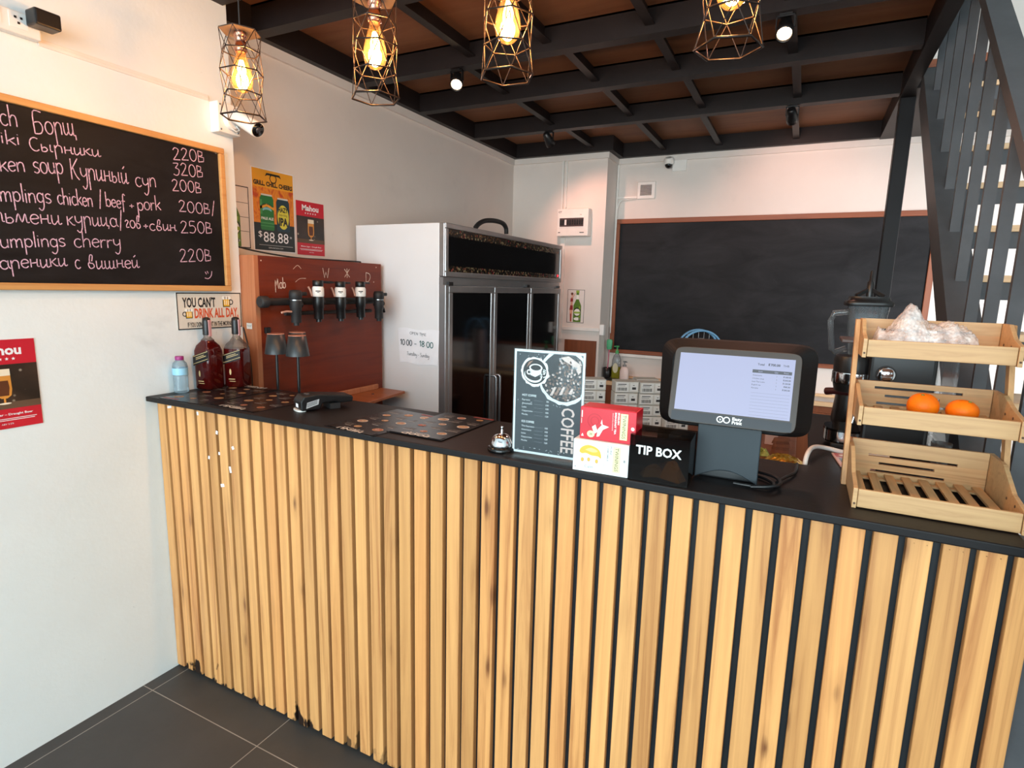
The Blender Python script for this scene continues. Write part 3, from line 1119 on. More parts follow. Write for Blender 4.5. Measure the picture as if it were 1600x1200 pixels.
def bottle_art(a, cx, b0, hh, mats):
    g, lb, dk, wt2 = mats
    w2 = hh * .13
    a.poly([(cx - w2, b0), (cx - w2, b0 + hh * .52), (cx - w2 * .38, b0 + hh * .70), (cx - w2 * .34, b0 + hh * .95), (cx + w2 * .34, b0 + hh * .95), (cx + w2 * .38, b0 + hh * .70), (cx + w2, b0 + hh * .52), (cx + w2, b0)], g, 2)
    a.rect(cx - w2 * .42, cx + w2 * .42, b0 + hh * .93, b0 + hh, lb, 3)
    a.poly([(cx - w2 * .36, b0 + hh * .72), (cx - w2 * .33, b0 + hh * .86), (cx + w2 * .33, b0 + hh * .86), (cx + w2 * .36, b0 + hh * .72)], wt2, 3)
    a.ell(cx, b0 + hh * .32, w2 * .96, hh * .14, dk, 3)
    a.ell(cx, b0 + hh * .31, w2 * .80, hh * .11, wt2, 4)
    a.rect(cx - w2 * .85, cx + w2 * .85, b0 + hh * .27, b0 + hh * .33, lb, 5)
    a.ell(cx, b0 + hh * .10, w2 * .8, hh * .05, wt2, 3)
    a.rect(cx + w2 * .45, cx + w2 * .7, b0 + hh * .05, b0 + hh * .5, lb, 3)


TS = [mat((226, 216, 210), 0.4), mat((86, 122, 36), 0.3), mat((150, 176, 60), 0.3), mat((28, 34, 22), 0.4), mat((238, 236, 226), 0.4), mat((36, 32, 32), 0.5), mat((216, 158, 130), 0.5), mat((150, 34, 36), 0.5), mat((110, 58, 34), 0.5)]


def tin_border(a, w, h, mi, t=.004, layer=1):
    for r in ((-w, w, h - t, h), (-w, w, -h, -h + t), (-w, -w + t, -h, h), (w - t, w, -h, h)):
        a.rect(*r, mi, layer)


# tin bottle sign half hidden behind the wall end
a = Art((0, 0, 0), (0, 1, 0), (0, 0, 1))
a.sheet(-.105, .105, -.13, .13, .0015, 0)
tin_border(a, .105, .13, 5)
for q in (-.06, .0, .06):
    a.rect(-.10, .10, q, q + .002, 5, 1)
bottle_art(a, .024, -.125, .25, (1, 2, 3, 4))
tag(a.build('bottle_sign', TS, loc=(-0.1435, 0.449, 1.772), flip=False), 'tin sign with a green beer bottle partly hidden behind the white wall edge', 'sign')

# small tin sign on the column: a posing figure beside a bottle
a = Art((0, 0, 0), (1, 0, 0), (0, 0, 1))
a.sheet(-.072, .072, -.131, .131, .0015, 0)
tin_border(a, .072, .131, 5, .003)
bottle_art(a, .014, -.125, .25, (1, 2, 3, 4))
fx = -.034
a.poly([(fx - .010, -.125), (fx - .014, -.06), (fx - .016, -.02), (fx - .009, .02), (fx - .012, .055), (fx - .004, .075), (fx + .008, .075), (fx + .012, .05), (fx + .007, .02), (fx + .012, -.01), (fx + .008, -.06), (fx + .004, -.125)], 6, 2)
a.ell(fx + .003, .090, .009, .012, 6, 3)
a.ell(fx + .001, .098, .011, .010, 8, 4)
a.poly([(fx - .013, .036), (fx - .010, .062), (fx + .010, .062), (fx + .010, .036)], 7, 4)
a.poly([(fx - .017, -.03), (fx - .012, .006), (fx + .010, .006), (fx + .012, -.03)], 7, 4)
a.stroke([(fx + .006, .066), (fx + .020, .088), (fx + .028, .104)], .006, 6, 3)
a.stroke([(fx - .006, -.06), (fx - .004, -.12)], .010, 7, 4)
tag(a.build('column_sign', TS, loc=(0.439, 3.1155, 1.365), flip=False), 'small tin sign of a posing figure beside a green beer bottle on the column', 'sign')

# tin sign over the bottles
DS = [mat((222, 214, 200), 0.45), mat((34, 32, 34), 0.5), mat((214, 84, 40), 0.5), mat((236, 184, 40), 0.4), mat((246, 244, 236), 0.4)]
a = Art((0, 0, 0), (0, 1, 0), (0, 0, 1))
w, h = .1365, .069
a.sheet(-w, w, -h, h, .0015, 0)
tin_border(a, w, h, 1, .004)


def mug(a, x, y, s, flip=1):
    a.rect(x - s * .8, x + s * .8, y - s, y + s * .8, 1, 2)
    a.rect(x - s * .65, x + s * .65, y - s * .85, y + s * .5, 3, 3)
    for k in (-.4, 0, .4):
        a.rect(x + s * (k - .06), x + s * (k + .06), y - s * .6, y + s * .3, 4, 4)
    for k in (-.6, 0, .6):
        a.ell(x + s * k, y + s * .8, s * .42, s * .35, 4, 4, 12)
    a.ring(x + flip * s * 1.0, y - s * .05, s * .35, s * .55, 1, 1, 14)


a.text("YOU CAN'T", -w + .022, h - .054, .050, 1, 2, 'L', bold=.03, width=.136)
mug(a, .070, h - .036, .020)
a.text('DRINK ALL DAY,', -w + .068, -.026, .050, 2, 2, 'L', bold=.03, width=.190)
mug(a, -w + .046, -.010, .017, -1)
a.text("IF YOU DON'T", -w + .038, -h + .009, .025, 1, 2, 'L', bold=.02, width=.068)
a.text('START IN THE MORNING', -w + .112, -h + .009, .025, 1, 2, 'L', bold=.02, width=.128)
tag(a.build('slogan_sign', DS, loc=(0.0025, 0.2355, 1.382), flip=False), 'weathered tin slogan sign with beer mugs above the whisky bottles', 'sign')

# ================================================================== wall fittings, left
t = thing('power_outlet', 'white double socket box high on the left wall with a black plug-in adapter', 'socket', (0.0, -0.33, 2.19))
MB().box(0.0, 0.030, -0.12, 0.066, -0.024, 0.036).build('socket_box', M['plastic'], t, bevel=0.004)
m = MB()
for yy in (0.012, -0.05):
    m.box(0.030, 0.0315, yy - 0.022, yy + 0.022, -0.010, 0.030, 0)
    for dy, dz in ((-.007, .018), (.007, .018), (0, .004)):
        m.box(0.0314, 0.0322, yy + dy - .003, yy + dy + .003, dz - .003, dz + .003, 1)
m.build('socket_plate', [M['white'], M['black']], t)
o = tag(MB().box(0, 0.052, -0.036, 0.030, -0.022, 0.022).build('adapter', M['black'], loc=(0.0325, -0.266, 2.214), bevel=0.005), 'black plastic power adapter plugged in at the top left socket', 'adapter')
m = MB()
m.box(0.0003, 0.0045, -0.262, 0.279, 2.160, 2.180)
m.box(0.0003, 0.0055, -0.262, 0.279, 2.168, 2.172)
tag(m.build('cable_trunking', M['plastic'], bevel=.0015), 'thin white cable trunking running along the left wall above the chalk menu', 'trunking')
t = thing('junction_box', 'white plastic junction box at the end of the left wall under the trunking', 'box', (0.0, 0.328, 2.105))
MB().box(0.0005, 0.048, -0.047, 0.047, -0.055, 0.055).build('box_body', M['plastic'], t, bevel=0.004)
m = MB()
for dy in (-.036, .036):
    for dz in (-.044, .044):
        m.lathe([(.004, 0), (.003, .002)], (.048, dy, dz), 8, 0, Matrix.Rotation(PI / 2, 3, 'Y'))
m.build('screw', M['steel'], t)

t = thing('bullet_camera', 'white bullet security camera hanging below the first pendant lamp', 'camera', (0.0485, 0.335, 2.10))
m = MB()
m.lathe([(.036, 0), (.036, .012), (.030, .018)], (0.0005, 0, 0), 24, 0, Matrix.Rotation(PI / 2, 3, 'Y'))
m.build('mount_plate', M['plastic'], t)
m = MB()
m.tube([(.015, 0, .004), (.03, -.004, .006), (.045, -.012, -.004)], .010, 10)
m.build('arm', M['plastic'], t)
d = Vector((0.875, 0.04, -0.48)).normalized()
q = d.to_track_quat('Z', 'Y').to_matrix()
c0 = Vector((.034, -.006, .014))
m = MB()
m.loft([(0, .022, .022, 2.4), (.004, .026, .026, 2.4), (.123, .029, .029, 2.4), (.127, .027, .027, 2.4)], c0, 24, 0, q)
m.build('camera_body', M['plastic'], t)
m = MB()
m.lathe([(.025, .127), (.025, .129), (.0005, .130)], c0, 20, 0, q)
m.lathe([(.011, .130), (.011, .1315), (.0005, .133)], c0, 14, 1, q)
m.build('lens_window', [M['blackg'], mat((60, 60, 66), 0.2)], t)
m = MB()
m.tube([(.02, .008, -.02), (.03, .012, -.035), (.02, .004, -.04), (.012, -.01, -.03), (.016, -.014, -.01)], .0025, 6)
m.build('cable', M['plastic'], t)

# ================================================================== bottles at the counter's left end
t = thing('water_bottle', 'small clear water bottle with a purple cap at the left end of the counter', 'bottle', (0.036, 0.073, 1.0855))
prof = [(.020, .0), (.025, .003), (.0255, .012)]
for k in range(7):
    prof += [(.0255, .014 + k * .007), (.0238, .0175 + k * .007)]
prof += [(.0255, .066), (.0255, .098), (.023, .110), (.014, .121), (.0125, .123)]
MB().lathe(prof, n=28).build('bottle_body', M['pet'], t)
MB().lathe([(.0259, .068), (.0259, .093)], n=28, cap=False).build('label_wrap', mat((150, 204, 230), 0.35), t)
MB().lathe([(.014, .122), (.0145, .124), (.0145, .1345), (.013, .136)], n=24).build('cap', mat((150, 44, 116), 0.4), t)


def whisky_bottle(loc, rot, label, level, s=1.0):
    t = thing('whisky_bottle', label, 'bottle', loc, rot, 'square whisky bottles on the counter')
    k = s
    secs = [(0.0, .034, .034, 5), (.004, .038, .038, 6), (.145, .038, .038, 6), (.165, .034, .034, 4), (.182, .022, .022, 2.4), (.196, .0135, .0135, 2), (.222, .0125, .0125, 2)]
    full = [q for q in secs if q[0] < level]
    # liquid fills the glass up to its level
    MB().loft([(z * k, a * k, b2 * k, p) for z, a, b2, p in full] + [(level * k, (full[-1][1]) * k, full[-1][2] * k, full[-1][3])], n=40).build('whisky_fill', M['whisky'], t)
    up = [(level, full[-1][1], full[-1][2], full[-1][3])] + [q for q in secs if q[0] > level]
    MB().loft([(z * k, a * k, b2 * k, p) for z, a, b2, p in up], n=40, cap=False).build('glass_shoulder', M['empty_glass'], t)
    MB().lathe([(.0150 * k, .205 * k), (.0155 * k, .208 * k), (.0150 * k, .255 * k), (.0135 * k, .268 * k), (.006 * k, .272 * k)], n=20).build('stopper', M['black'], t)
    m = Art((0, -.0386 * k, 0), (1, 0, 0), (0, 0, 1))
    m.poly([(-.036 * k, .088 * k), (.036 * k, .112 * k), (.036 * k, .150 * k), (-.036 * k, .126 * k)], 0, 1)
    for q in (.094, .122):
        m.poly([(-.036 * k, q * k), (.036 * k, (q + .024) * k), (.036 * k, (q + .026) * k), (-.036 * k, (q + .002) * k)], 1, 2)
    for q, ww in ((.108, .050), (.114, .040)):
        m.poly([(-.022 * k, (q + .004) * k), (-.022 * k + ww * k, (q + .004) * k + ww * k / 3), (-.022 * k + ww * k, (q + .0065) * k + ww * k / 3), (-.022 * k, (q + .0065) * k)], 1, 2)
    m.ell(-.008, .060 * k, .004, .012, 1, 1)
    m.rect(-.016, .010, .030, .033, 1, 1)
    m.rect(-.013, .012, .022, .024, 1, 1)
    m.build('label', [M['black'], mat((196, 170, 120), 0.4)], t, flip=False)
    m = MB()
    m.box(.012 * k, .0165 * k, -.006, .006, .200 * k, .262 * k)
    m.build('tax_strip', mat((206, 150, 150), 0.5), t)
    return t


whisky_bottle((0.046, 0.183, 1.0882), 0.15, 'full square whisky bottle with a slanted black label, nearer of the pair', .186)
whisky_bottle((0.087, 0.277, 1.0882), 0.35, 'part-empty square whisky bottle behind the full one', .150)


# ================================================================== laminated menus
FOOD = [M['blackm'], mat((172, 132, 92), 0.4), mat((150, 74, 46), 0.4), mat((122, 40, 30), 0.4), mat((196, 190, 182), 0.4), mat((160, 116, 72), 0.4), mat((98, 104, 58), 0.4), mat((30, 28, 29), 0.25), mat((104, 98, 94), 0.4)]


def menu_sheet(loc, rot, seed, label, head, w=.20, h=.30, pizza_edge=False):
    a = Art((0, 0, 0), (1, 0, 0), (0, 1, 0), 0.0003)
    a.sheet(-w / 2, w / 2, -h / 2, h / 2, .0014, 7)
    r = random.Random(seed)

    def dish(x, y, s):
        a.ell(x, y, s, s * .82, r.choice((1, 5, 4, 7)), 1, 18)
        a.ell(x, y, s * .8, s * .64, r.choice((2, 5, 1)), 2, 16)
        for k in range(6):
            a.ell(x + r.uniform(-.5, .5) * s, y + r.uniform(-.4, .4) * s, s * .16, s * .12, r.choice((3, 4, 6, 1)), 3, 8)

    for row in range(5):
        fy = -.36 + row * .165
        if row % 2 == 0:
            dish(-w * .28 + r.uniform(-.01, .01), fy * h, .016 * r.uniform(.9, 1.25))
            dish(w * .05 + r.uniform(-.01, .01), fy * h + .006, .013 * r.uniform(.9, 1.2))
            xs = (w * .20,)
        else:
            dish(w * .28 + r.uniform(-.01, .01), fy * h, .017 * r.uniform(.9, 1.25))
            xs = (-w * .44, -w * .12)
        for x in xs:
            for k in range(4):
                yy = fy * h + .012 - k * .007
                a.rect(x, x + r.uniform(.025, .045), yy, yy + .0018, 8 if k else 4, 1)
    if head:
        a.rect(-w * .47, w * .47, h * .40, h * .49, 7, 4)
        a.text(head[0], 0, h * .445, h * .075, 4, 5, 'C', bold=.03, width=w * .5)
        a.text(head[1], 0, h * .415, h * .035, 4, 5, 'C', bold=.01, width=w * .4)
    a.rect(-w * .48, -w * .1, -h * .48, -h * .44, 3, 1)
    return tag(a.build('menu_sheet', FOOD, loc=loc, rotz=rot, flip=False), label, 'menu', 'laminated food menus on the counter')


menu_sheet((0.172, 0.135, 1.0868), 0.03, 1, 'laminated dark food menu lying under the two whisky bottles', ('MENU', 'FOOD'), .215, .33)
menu_sheet((0.420, 0.140, 1.0868), -0.04 + PI, 2, 'laminated dark food menu lying between the whisky bottles and the card reader', ('MENU', 'DRINKS'), .235, .31)
menu_sheet((0.958, 0.110, 1.0868), PI - 0.12, 3, 'dark food menu headed MENU, tucked under its right-hand neighbour', ('MENU', 'FOOD'), .20, .30)
menu_sheet((1.137, 0.160, 1.0886), PI - 0.03, 4, 'dark food menu near the call bell, its pizza picture at the corner', ('FOOD', 'EAT'), .19, .30)

# ================================================================== card reader
d = Vector((0.40, 0.915, 0)).normalized()
t = thing('card_terminal', 'black card payment terminal lying on the counter beside the menus', 'card reader', (0.655, 0.150, 1.0855), math.atan2(d.y, d.x) - PI / 2)
t.scale = (.88, .88, .88)
m = MB()
prof = [(-.090, .004), (-.092, .040), (-.078, .058), (-.030, .062), (.105, .046), (.112, .038), (.108, .020), (.060, .020), (.040, .028), (-.010, .026), (-.020, .004)]
m.prism(prof, lambda p: (-.038, p[0], p[1]), lambda p: (.038, p[0], p[1]))
m.build('case', M['black'], t, bevel=0.005, seg=3)
m = MB()
m.loft([(0, .034, .018, 3), (.006, .034, .018, 3)], (-.002, -.082, 0.0), 24)
m.build('base_ring', M['plastic'], t)
m = MB()
m.box(-.034, .034, .02, .06, 0, .021)
m.build('rear_foot', M['blackm'], t)
a = Art((.0383, -.045, .032), (0, 1, 0), (0, 0, 1))
a.poly([(-.028, -.020), (.018, -.008), (.022, .012), (-.024, .002)], 0, 1)
for k in range(3):
    a.poly([(-.024, -.014 + k * .005), (.014, -.004 + k * .005), (.014, -.002 + k * .005), (-.024, -.012 + k * .005)], 1, 2)
a.build('sticker', [mat((176, 178, 180), 0.4), M['black']], t, flip=False)
a = Art((0, -.0925, .022), (1, 0, 0), (0, 0, 1))
a.rect(-.012, .012, -.008, .006, 0, 1)
a.build('paper_tip', M['paper'], t, flip=False)
m = MB()
m.box(-.012, .012, -.062, -.050, .0605, .0625)
m.build('button', mat((90, 86, 86), .3), t)


# ================================================================== tap wall
tp = thing('tap_wall', 'reddish plywood panel with chalked tap names on the bar side wall', 'panel', (0.08, 0.38, 0.0))
MB().box(-.02, 0.0, 0.022, 0.785, .60, 1.603).build('board', M['panel'], tp, bevel=.0015)
MB().box(-.226, 0.0, 0.0, 0.022, .60, 1.603).build('side_board', M['panel_side'], tp, bevel=.0015)
MB().box(-.226, -.02, 0.763, 0.785, .60, 1.603).build('side_board', M['panel_side'], tp, bevel=.0015)
A = Art((0.0008, 0, 0), (0, 1, 0), (0, 0, 1))
rw = random.Random(5)
handwrite(A, 'Mab', .100, 1.470, .158, 1.474, .024, .0035, 0, 1, .02, rw)
for txt, y, z in (('W', .392, 1.522), ('Ж', .532, 1.526), ('D', .682, 1.510)):
    handwrite(A, txt, y - .02, z, y + .022, z + .001, .026, .003, 0, 1, .0, rw)
A.stroke(catmull([(.20, 1.555), (.225, 1.572), (.245, 1.558)]), .002, 0)
A.stroke(catmull([(.21, 1.50), (.235, 1.515), (.27, 1.517)]), .0018, 0)
for y, z in ((.035, 1.583), (.725, 1.510), (.055, 1.42), (.745, 1.585)):
    A.ell(y, z, .003, .003, 0, 1, 8)
A.ell(.405, 1.503, .045, .006, 1, 1, 20)
lab(A.build('chalk_letters', [M['chalkw'], M['blackm']], tp, flip=False), 'chalked letters naming the taps')
# drip shelf with a raised back strip
m = MB()
poly = [(0.0, .36), (0.0, .775), (.165, .765), (.205, .42), (.17, .36)]
m.prism(poly, lambda p: (p[0], p[1], .938), lambda p: (p[0], p[1], .952))
sh = m.build('drip_shelf', M['table'], tp, bevel=.002)
MB().box(0.002, .016, .37, .735, .952, .980).build('back_strip', M['panel_side'], sh, bevel=.004)
m = MB()
m.lathe([(.007, 0), (.006, .004)], (.09, .60, .952), 12)
m.build('drain_plug', mat((86, 24, 22), .4), sh)
m = MB()
m.box(0.0, .012, .035, .060, 1.287, 1.312)
m.build('cable_clip', M['black'], tp, bevel=.002)
a = Art((-.113, -.0008, 1.318), (1, 0, 0), (0, 0, 1))
tag_o = a
a = Art((-.042, -.0006, 1.317), (1, 0, 0), (0, 0, 1))
a.rect(-.016, .016, -.012, .012, 0, 1)
a.stroke([(-.011, .005), (-.007, -.003), (-.004, .004), (0, -.003), (.004, .004), (.007, -.003), (.011, .005)], .002, 1, 2)
lab(a.build('sticker', [M['plastic'], mat((80, 130, 140), .5)], tp, flip=False), 'small white sticker on the board edge')

tm = thing('tap_manifold', 'black steel pipe rail carrying the five beer taps across the wooden panel', 'rail', (0.0805, 0.77, 1.39))
m = MB()
m.tube([(.042, -.37, .028), (.042, .30, .028)], .016, 12)
m.tube([(.042, -.28, -.022), (.042, .26, -.022)], .009, 10)
m.build('pipe', M['blackm'], tm)
for yy in (-.33, -.05, .25):
    MB().box(0.0, .040, yy - .012, yy + .012, .014, .040).build('bracket', M['black'], tm, bevel=.002)
m = MB()
m.lathe([(.024, 0), (.024, .03), (.018, .034)], (.042, -.372, .028), 16, 0, Matrix.Rotation(PI / 2, 3, 'X'))
m.build('end_cap', M['blackm'], tm)


def beer_tap(y, white, label, dz=0.0):
    t = thing('beer_tap', label, 'beer tap', (0.170, y, 1.328 + dz), 0, 'beer taps on the panel')
    m = MB()
    m.lathe([(.0195, 0), (.0205, .003), (.0205, .046), (.0235, .050), (.0235, .090), (.022, .098)], n=24)
    m.lathe([(.012, -.012), (.012, 0)], n=12)
    m.build('tap_body', M['black'] if white else M['blackm'], t)
    m = MB()
    m.lathe([(.008, 0), (.008, .018)], (-.012, 0, .068), 10, 0, Matrix.Rotation(-PI / 2, 3, 'Y'))
    m.lathe([(.010, 0), (.013, .012)], (.0, .018, .075), 12, 0, Matrix.Rotation(-PI / 2, 3, 'X'))
    m.build('pipe_joint', M['blackm'], t)
    if white:
        m = MB()
        m.lathe([(.0232, .098), (.0250, .102), (.0250, .134), (.021, .142)], n=24)
        c = lab(m.build('collar', M['white'], t), 'white collar with small print')
        m = MB()
        for k, (zz, hw) in enumerate(((.122, .42), (.1165, .2))):
            vs = []
            for q in range(6):
                an = -PI / 4 + hw * (q / 2.5 - 1)
                for dz2 in (-.0022, .0022):
                    vs.append((.0253 * math.cos(an), .0253 * math.sin(an), zz + dz2 * (1 - .4 * k)))
            m.add(vs, [(2 * q, 2 * q + 2, 2 * q + 3, 2 * q + 1) for q in range(5)])
        m.build('print', M['blackm'], c, flip=False)
        m = MB()
        m.lathe([(.020, .140), (.023, .144), (.023, .166), (.021, .168)], n=20)
        m.build('tap_cap', M['black'], t)
        m = MB()
        m.box(-.010, .010, .010, .060, .158, .166)
        m.build('lever', M['black'], t, bevel=.003)
    else:
        m = MB()
        m.lathe([(.0240, .092), (.0240, .096)], n=24)
        m.build('steel_band', M['steel'], t)
        m = MB()
        m.lathe([(.0228, .096), (.0262, .100), (.0262, .122), (.0228, .134), (.010, .136)], n=24)
        m.build('tap_cap', M['blackm'], t)
        m = MB()
        m.box(-.010, .010, .018, .056, .112, .128)
        m.build('lever', M['blackm'], t, bevel=.004)
    m = MB()
    if white:
        m.tube([(-.01, -.026, .100), (-.012, -.034, .125), (-.014, -.042, .140)], .0042, 8)
    elif y < .7:
        m.tube([(0.0, -.024, .046), (.0, -.05, .048), (.0, -.075, .044)], .0045, 8)
    else:
        m.tube([(0.0, .024, .060), (.0, .036, .050), (.0, .042, .030)], .006, 8)
    m.build('hose_end', mat((196, 150, 132), .5) if (white or y < .7) else M['black'], t)
    return t


beer_tap(.505, False, 'matt black beer tap at the left end of the rail without a white collar', .004)
beer_tap(.632, True, 'beer tap with a white collar, leftmost of the three white ones', .014)
beer_tap(.768, True, 'beer tap with a white collar, middle of the three white ones', .012)
beer_tap(.902, True, 'beer tap with a white collar, rightmost of the three white ones', .014)
beer_tap(1.035, False, 'matt black beer tap at the right end of the rail beside the fridge side', .002)

# wire over the panel
m = MB()
m.tube(catmull([(-.143, .40, 1.66), (-.06, .50, 1.628), (.02, .66, 1.607), (.06, .80, 1.606), (.04, .95, 1.608), (.02, 1.07, 1.610), (-.03, 1.13, 1.607), (-.08, 1.175, 1.585)], 6), .0035, 8)
tag(m.build('wire', M['blackm']), 'thin dark wire lying along the top of the tap panel', 'wire')
m = MB()
m.tube(catmull([(.004, .3765, 1.31), (.026, .3762, 1.24), (.040, .3762, 1.16), (.042, .3765, 1.05), (.040, .3765, .95)], 6), .0026, 8)
tag(m.build('cord', M['blackm']), 'thin black cord hanging beside the whisky bottles at the wall end', 'cord')


# ================================================================== table lamps
def table_lamp(x, y, label):
    t = thing('table_lamp', label, 'lamp', (x, y, .9305), 0, 'slim black table lamps behind the counter')
    MB().lathe([(.042, 0), (.042, .012), (.039, .014), (.008, .016)], n=28).build('base', M['black'], t)
    MB().lathe([(.0055, .014), (.0055, .345)], n=12).build('pole', M['black'], t)
    MB().lathe([(.0445, .285), (.0330, .364), (.0318, .364), (.0432, .285)], n=36, cap=False).build('lamp_shade', mat((42, 47, 50), .38), t)
    MB().lathe([(.0331, .362), (.0331, .3655), (.030, .366)], n=36).build('shade_cap', mat((196, 140, 120), .35, .4), t)
    return t


table_lamp(.197, .372, 'slim black table lamp in front of the panel, nearest the white wall end')
table_lamp(.314, .372, 'slim black table lamp beside the card reader, front one of the overlapping pair')
table_lamp(.199, .480, 'black table lamp mostly hidden behind the middle lamp shade')

# ================================================================== fridge
fg = thing('display_fridge', 'tall three-door display fridge with white sides and black glass doors', 'fridge', (-.117, 1.2, 0.0))
fx, fl = .579, 1.538       # depth to the front, length along the wall
m = MB()
m.box(0, .535, 0, fl, .08, 1.808)
m.build('cabinet', M['fridge'], fg, bevel=.004)
m = MB()
for a0, b0 in ((.03, .04), (.03, fl - .08), (.46, .04), (.46, fl - .08)):
    m.box(a0, a0 + .04, b0, b0 + .04, 0, .08)
m.build('foot', M['black'], fg)
m = MB()
m.box(.535, .566, 0, fl, 1.545, 1.808)
m.build('header_box', M['alu'], fg, bevel=.004)


def fruit():
    t = NT('fruit_border_print')
    v = t.coords()
    n = t.n('ShaderNodeTexVoronoi')
    n.inputs['Scale'].default_value = 75
    t.l(v, n.inputs['Vector'])
    big = t.noise(v, 12, 2)
    hue = t.ramp(n.outputs['Color'], [(0.0, lin((22, 16, 14))), (0.32, lin((60, 52, 30))), (0.55, lin((128, 84, 48))), (0.72, lin((170, 160, 120))), (0.86, lin((150, 20, 36))), (1.0, lin((40, 60, 26)))])
    d = t.ramp(n.outputs['Distance'], [(0.2, (1, 1, 1, 1)), (0.6, (0.05, 0.05, 0.05, 1))])
    t.base(t.mix(1.0, hue, d, 'MULTIPLY'))
    t.set(0.25)
    return t.m


a = Art((.5665, 0, 0), (0, 1, 0), (0, 0, 1))
a.rect(.03, fl - .03, 1.568, 1.785, 0, 1)
a.rect(.03, fl - .03, 1.745, 1.785, 1, 2)
a.rect(.03, fl - .03, 1.568, 1.600, 1, 2)
hd = a.build('header_panel', [M['blackg'], fruit()], fg, flip=False)
m = MB()
FR(m, 0.0, fl, 1.545, 1.808, .026, .566, .575, 'x')
m.build('header_frame', M['alu'], fg, bevel=.003)
m = MB()
m.lathe([(.009, 0), (.008, .004), (.001, .006)], (.567, fl - .055, 1.592), 12, 0, Matrix.Rotation(PI / 2, 3, 'Y'))
lab(m.build('indicator_light', emit((255, 40, 50), 2.5, 'red_led'), fg), 'glowing red indicator')
m = MB()
m.lathe([(.012, 0), (.011, .004)], (.567, fl - .098, 1.592), 14, 0, Matrix.Rotation(PI / 2, 3, 'Y'))
m.build('switch', mat((120, 124, 128), .3), fg)
m = MB()
m.box(.535, .560, 0, fl, 1.505, 1.543)
m.build('top_rail', M['alu'], fg)
for i, (a0, a1) in enumerate(((.035, .512), (.520, 1.012), (1.020, fl - .005))):
    m = MB()
    FR(m, a0, a1, .14, 1.500, .034, .537, .575, 'x')
    dr = m.build('door', M['alu'], fg, bevel=.003)
    a = Art((.571, 0, 0), (0, 1, 0), (0, 0, 1))
    a.sheet(a0 + .03, a1 - .03, .17, 1.47, .01, 0)
    a.build('glass_pane', M['blackg'], dr)
    yy = a0 + .020 if i else a1 - .020
    m = MB()
    m.tube([(.575, yy, .985), (.605, yy, .985), (.608, yy, .975), (.608, yy, .60), (.605, yy, .59), (.575, yy, .59)], .008, 10)
    m.build('handle', M['steel'], dr)
    MB().box(.545, .572, (a0 if i == 0 else a1 - .05), (a0 if i == 0 else a1 - .05) + .04, 1.502, 1.520).build('hinge', M['black'], dr)
MB().box(.535, .575, 0, .030, .08, 1.505).build('corner_post', M['alu'], fg, bevel=.002)
MB().box(.5, .56, 0.02, fl - .02, .08, .135).build('kick_plate', M['black'], fg)

m = MB()
pts = [(.33, 1.60, 1.795), (.36, 1.60, 1.830), (.39, 1.62, 1.858), (.40, 1.70, 1.884), (.40, 1.80, 1.888), (.40, 1.88, 1.884), (.40, 1.945, 1.862), (.40, 1.965, 1.826)]
m.tube(catmull([(.40, 1.585, 1.822), (.40, 1.62, 1.846), (.40, 1.68, 1.868), (.40, 1.76, 1.880), (.40, 1.85, 1.884), (.40, 1.915, 1.878), (.40, 1.952, 1.856), (.40, 1.958, 1.822)], 5), .0135, 10)
tag(m.build('foam_hose', M['blackm']), 'loop of black foam hose arching over the fridge top', 'hose')

# paper with the opening hours
sg = thing('hours_note', 'handwritten opening hours on a taped white paper on the fridge side', 'note', (.290, 1.1985, 1.186), 0)
m = Art((0, 0, 0), (1, 0, 0), (0, 0, 1))
vs, fs = [], []
nx, nz = 10, 8
rn = random.Random(9)
for i in range(nx + 1):
    for j in range(nz + 1):
        x = (-.127 + .010 * (1 - j / nz)) + (.259 - .016 * (1 - j / nz)) * i / nx
        z = -.092 + .182 * j / nz + .004 * math.sin(i * .9) * (1 if j in (0, nz) else 0) - .004 * i / nx
        vs.append((x, -.001 - .0012 * rn.random(), z))
for i in range(nx):
    for j in range(nz):
        q = i * (nz + 1) + j
        fs.append((q, q + nz + 1, q + nz + 2, q + 1))
MB().add(vs, fs).build('paper', M['paper'], sg)
A = Art((0, -.0026, 0), (1, 0, 0), (0, 0, 1))
rw = random.Random(2)
handwrite(A, 'OPEN TIME', -.050, .060, .055, .056, .008, .0016, 0, 1, .03, rw)
handwrite(A, '10:00', -.112, .002, -.035, .000, .019, .0042, 0, 1, .03, rw)
handwrite(A, '-', -.024, .002, -.006, .002, .014, .003, 0, 1, .0, rw)
handwrite(A, '18:00', .010, .000, .098, -.004, .019, .0042, 1, 1, .03, rw)
handwrite(A, 'Tuesday - Sunday', -.070, -.050, .072, -.056, .011, .0016, 0, 1, .04, rw)
A.build('handwriting', [mat((52, 66, 76), .6), mat((22, 92, 92), .6)], sg, flip=False)
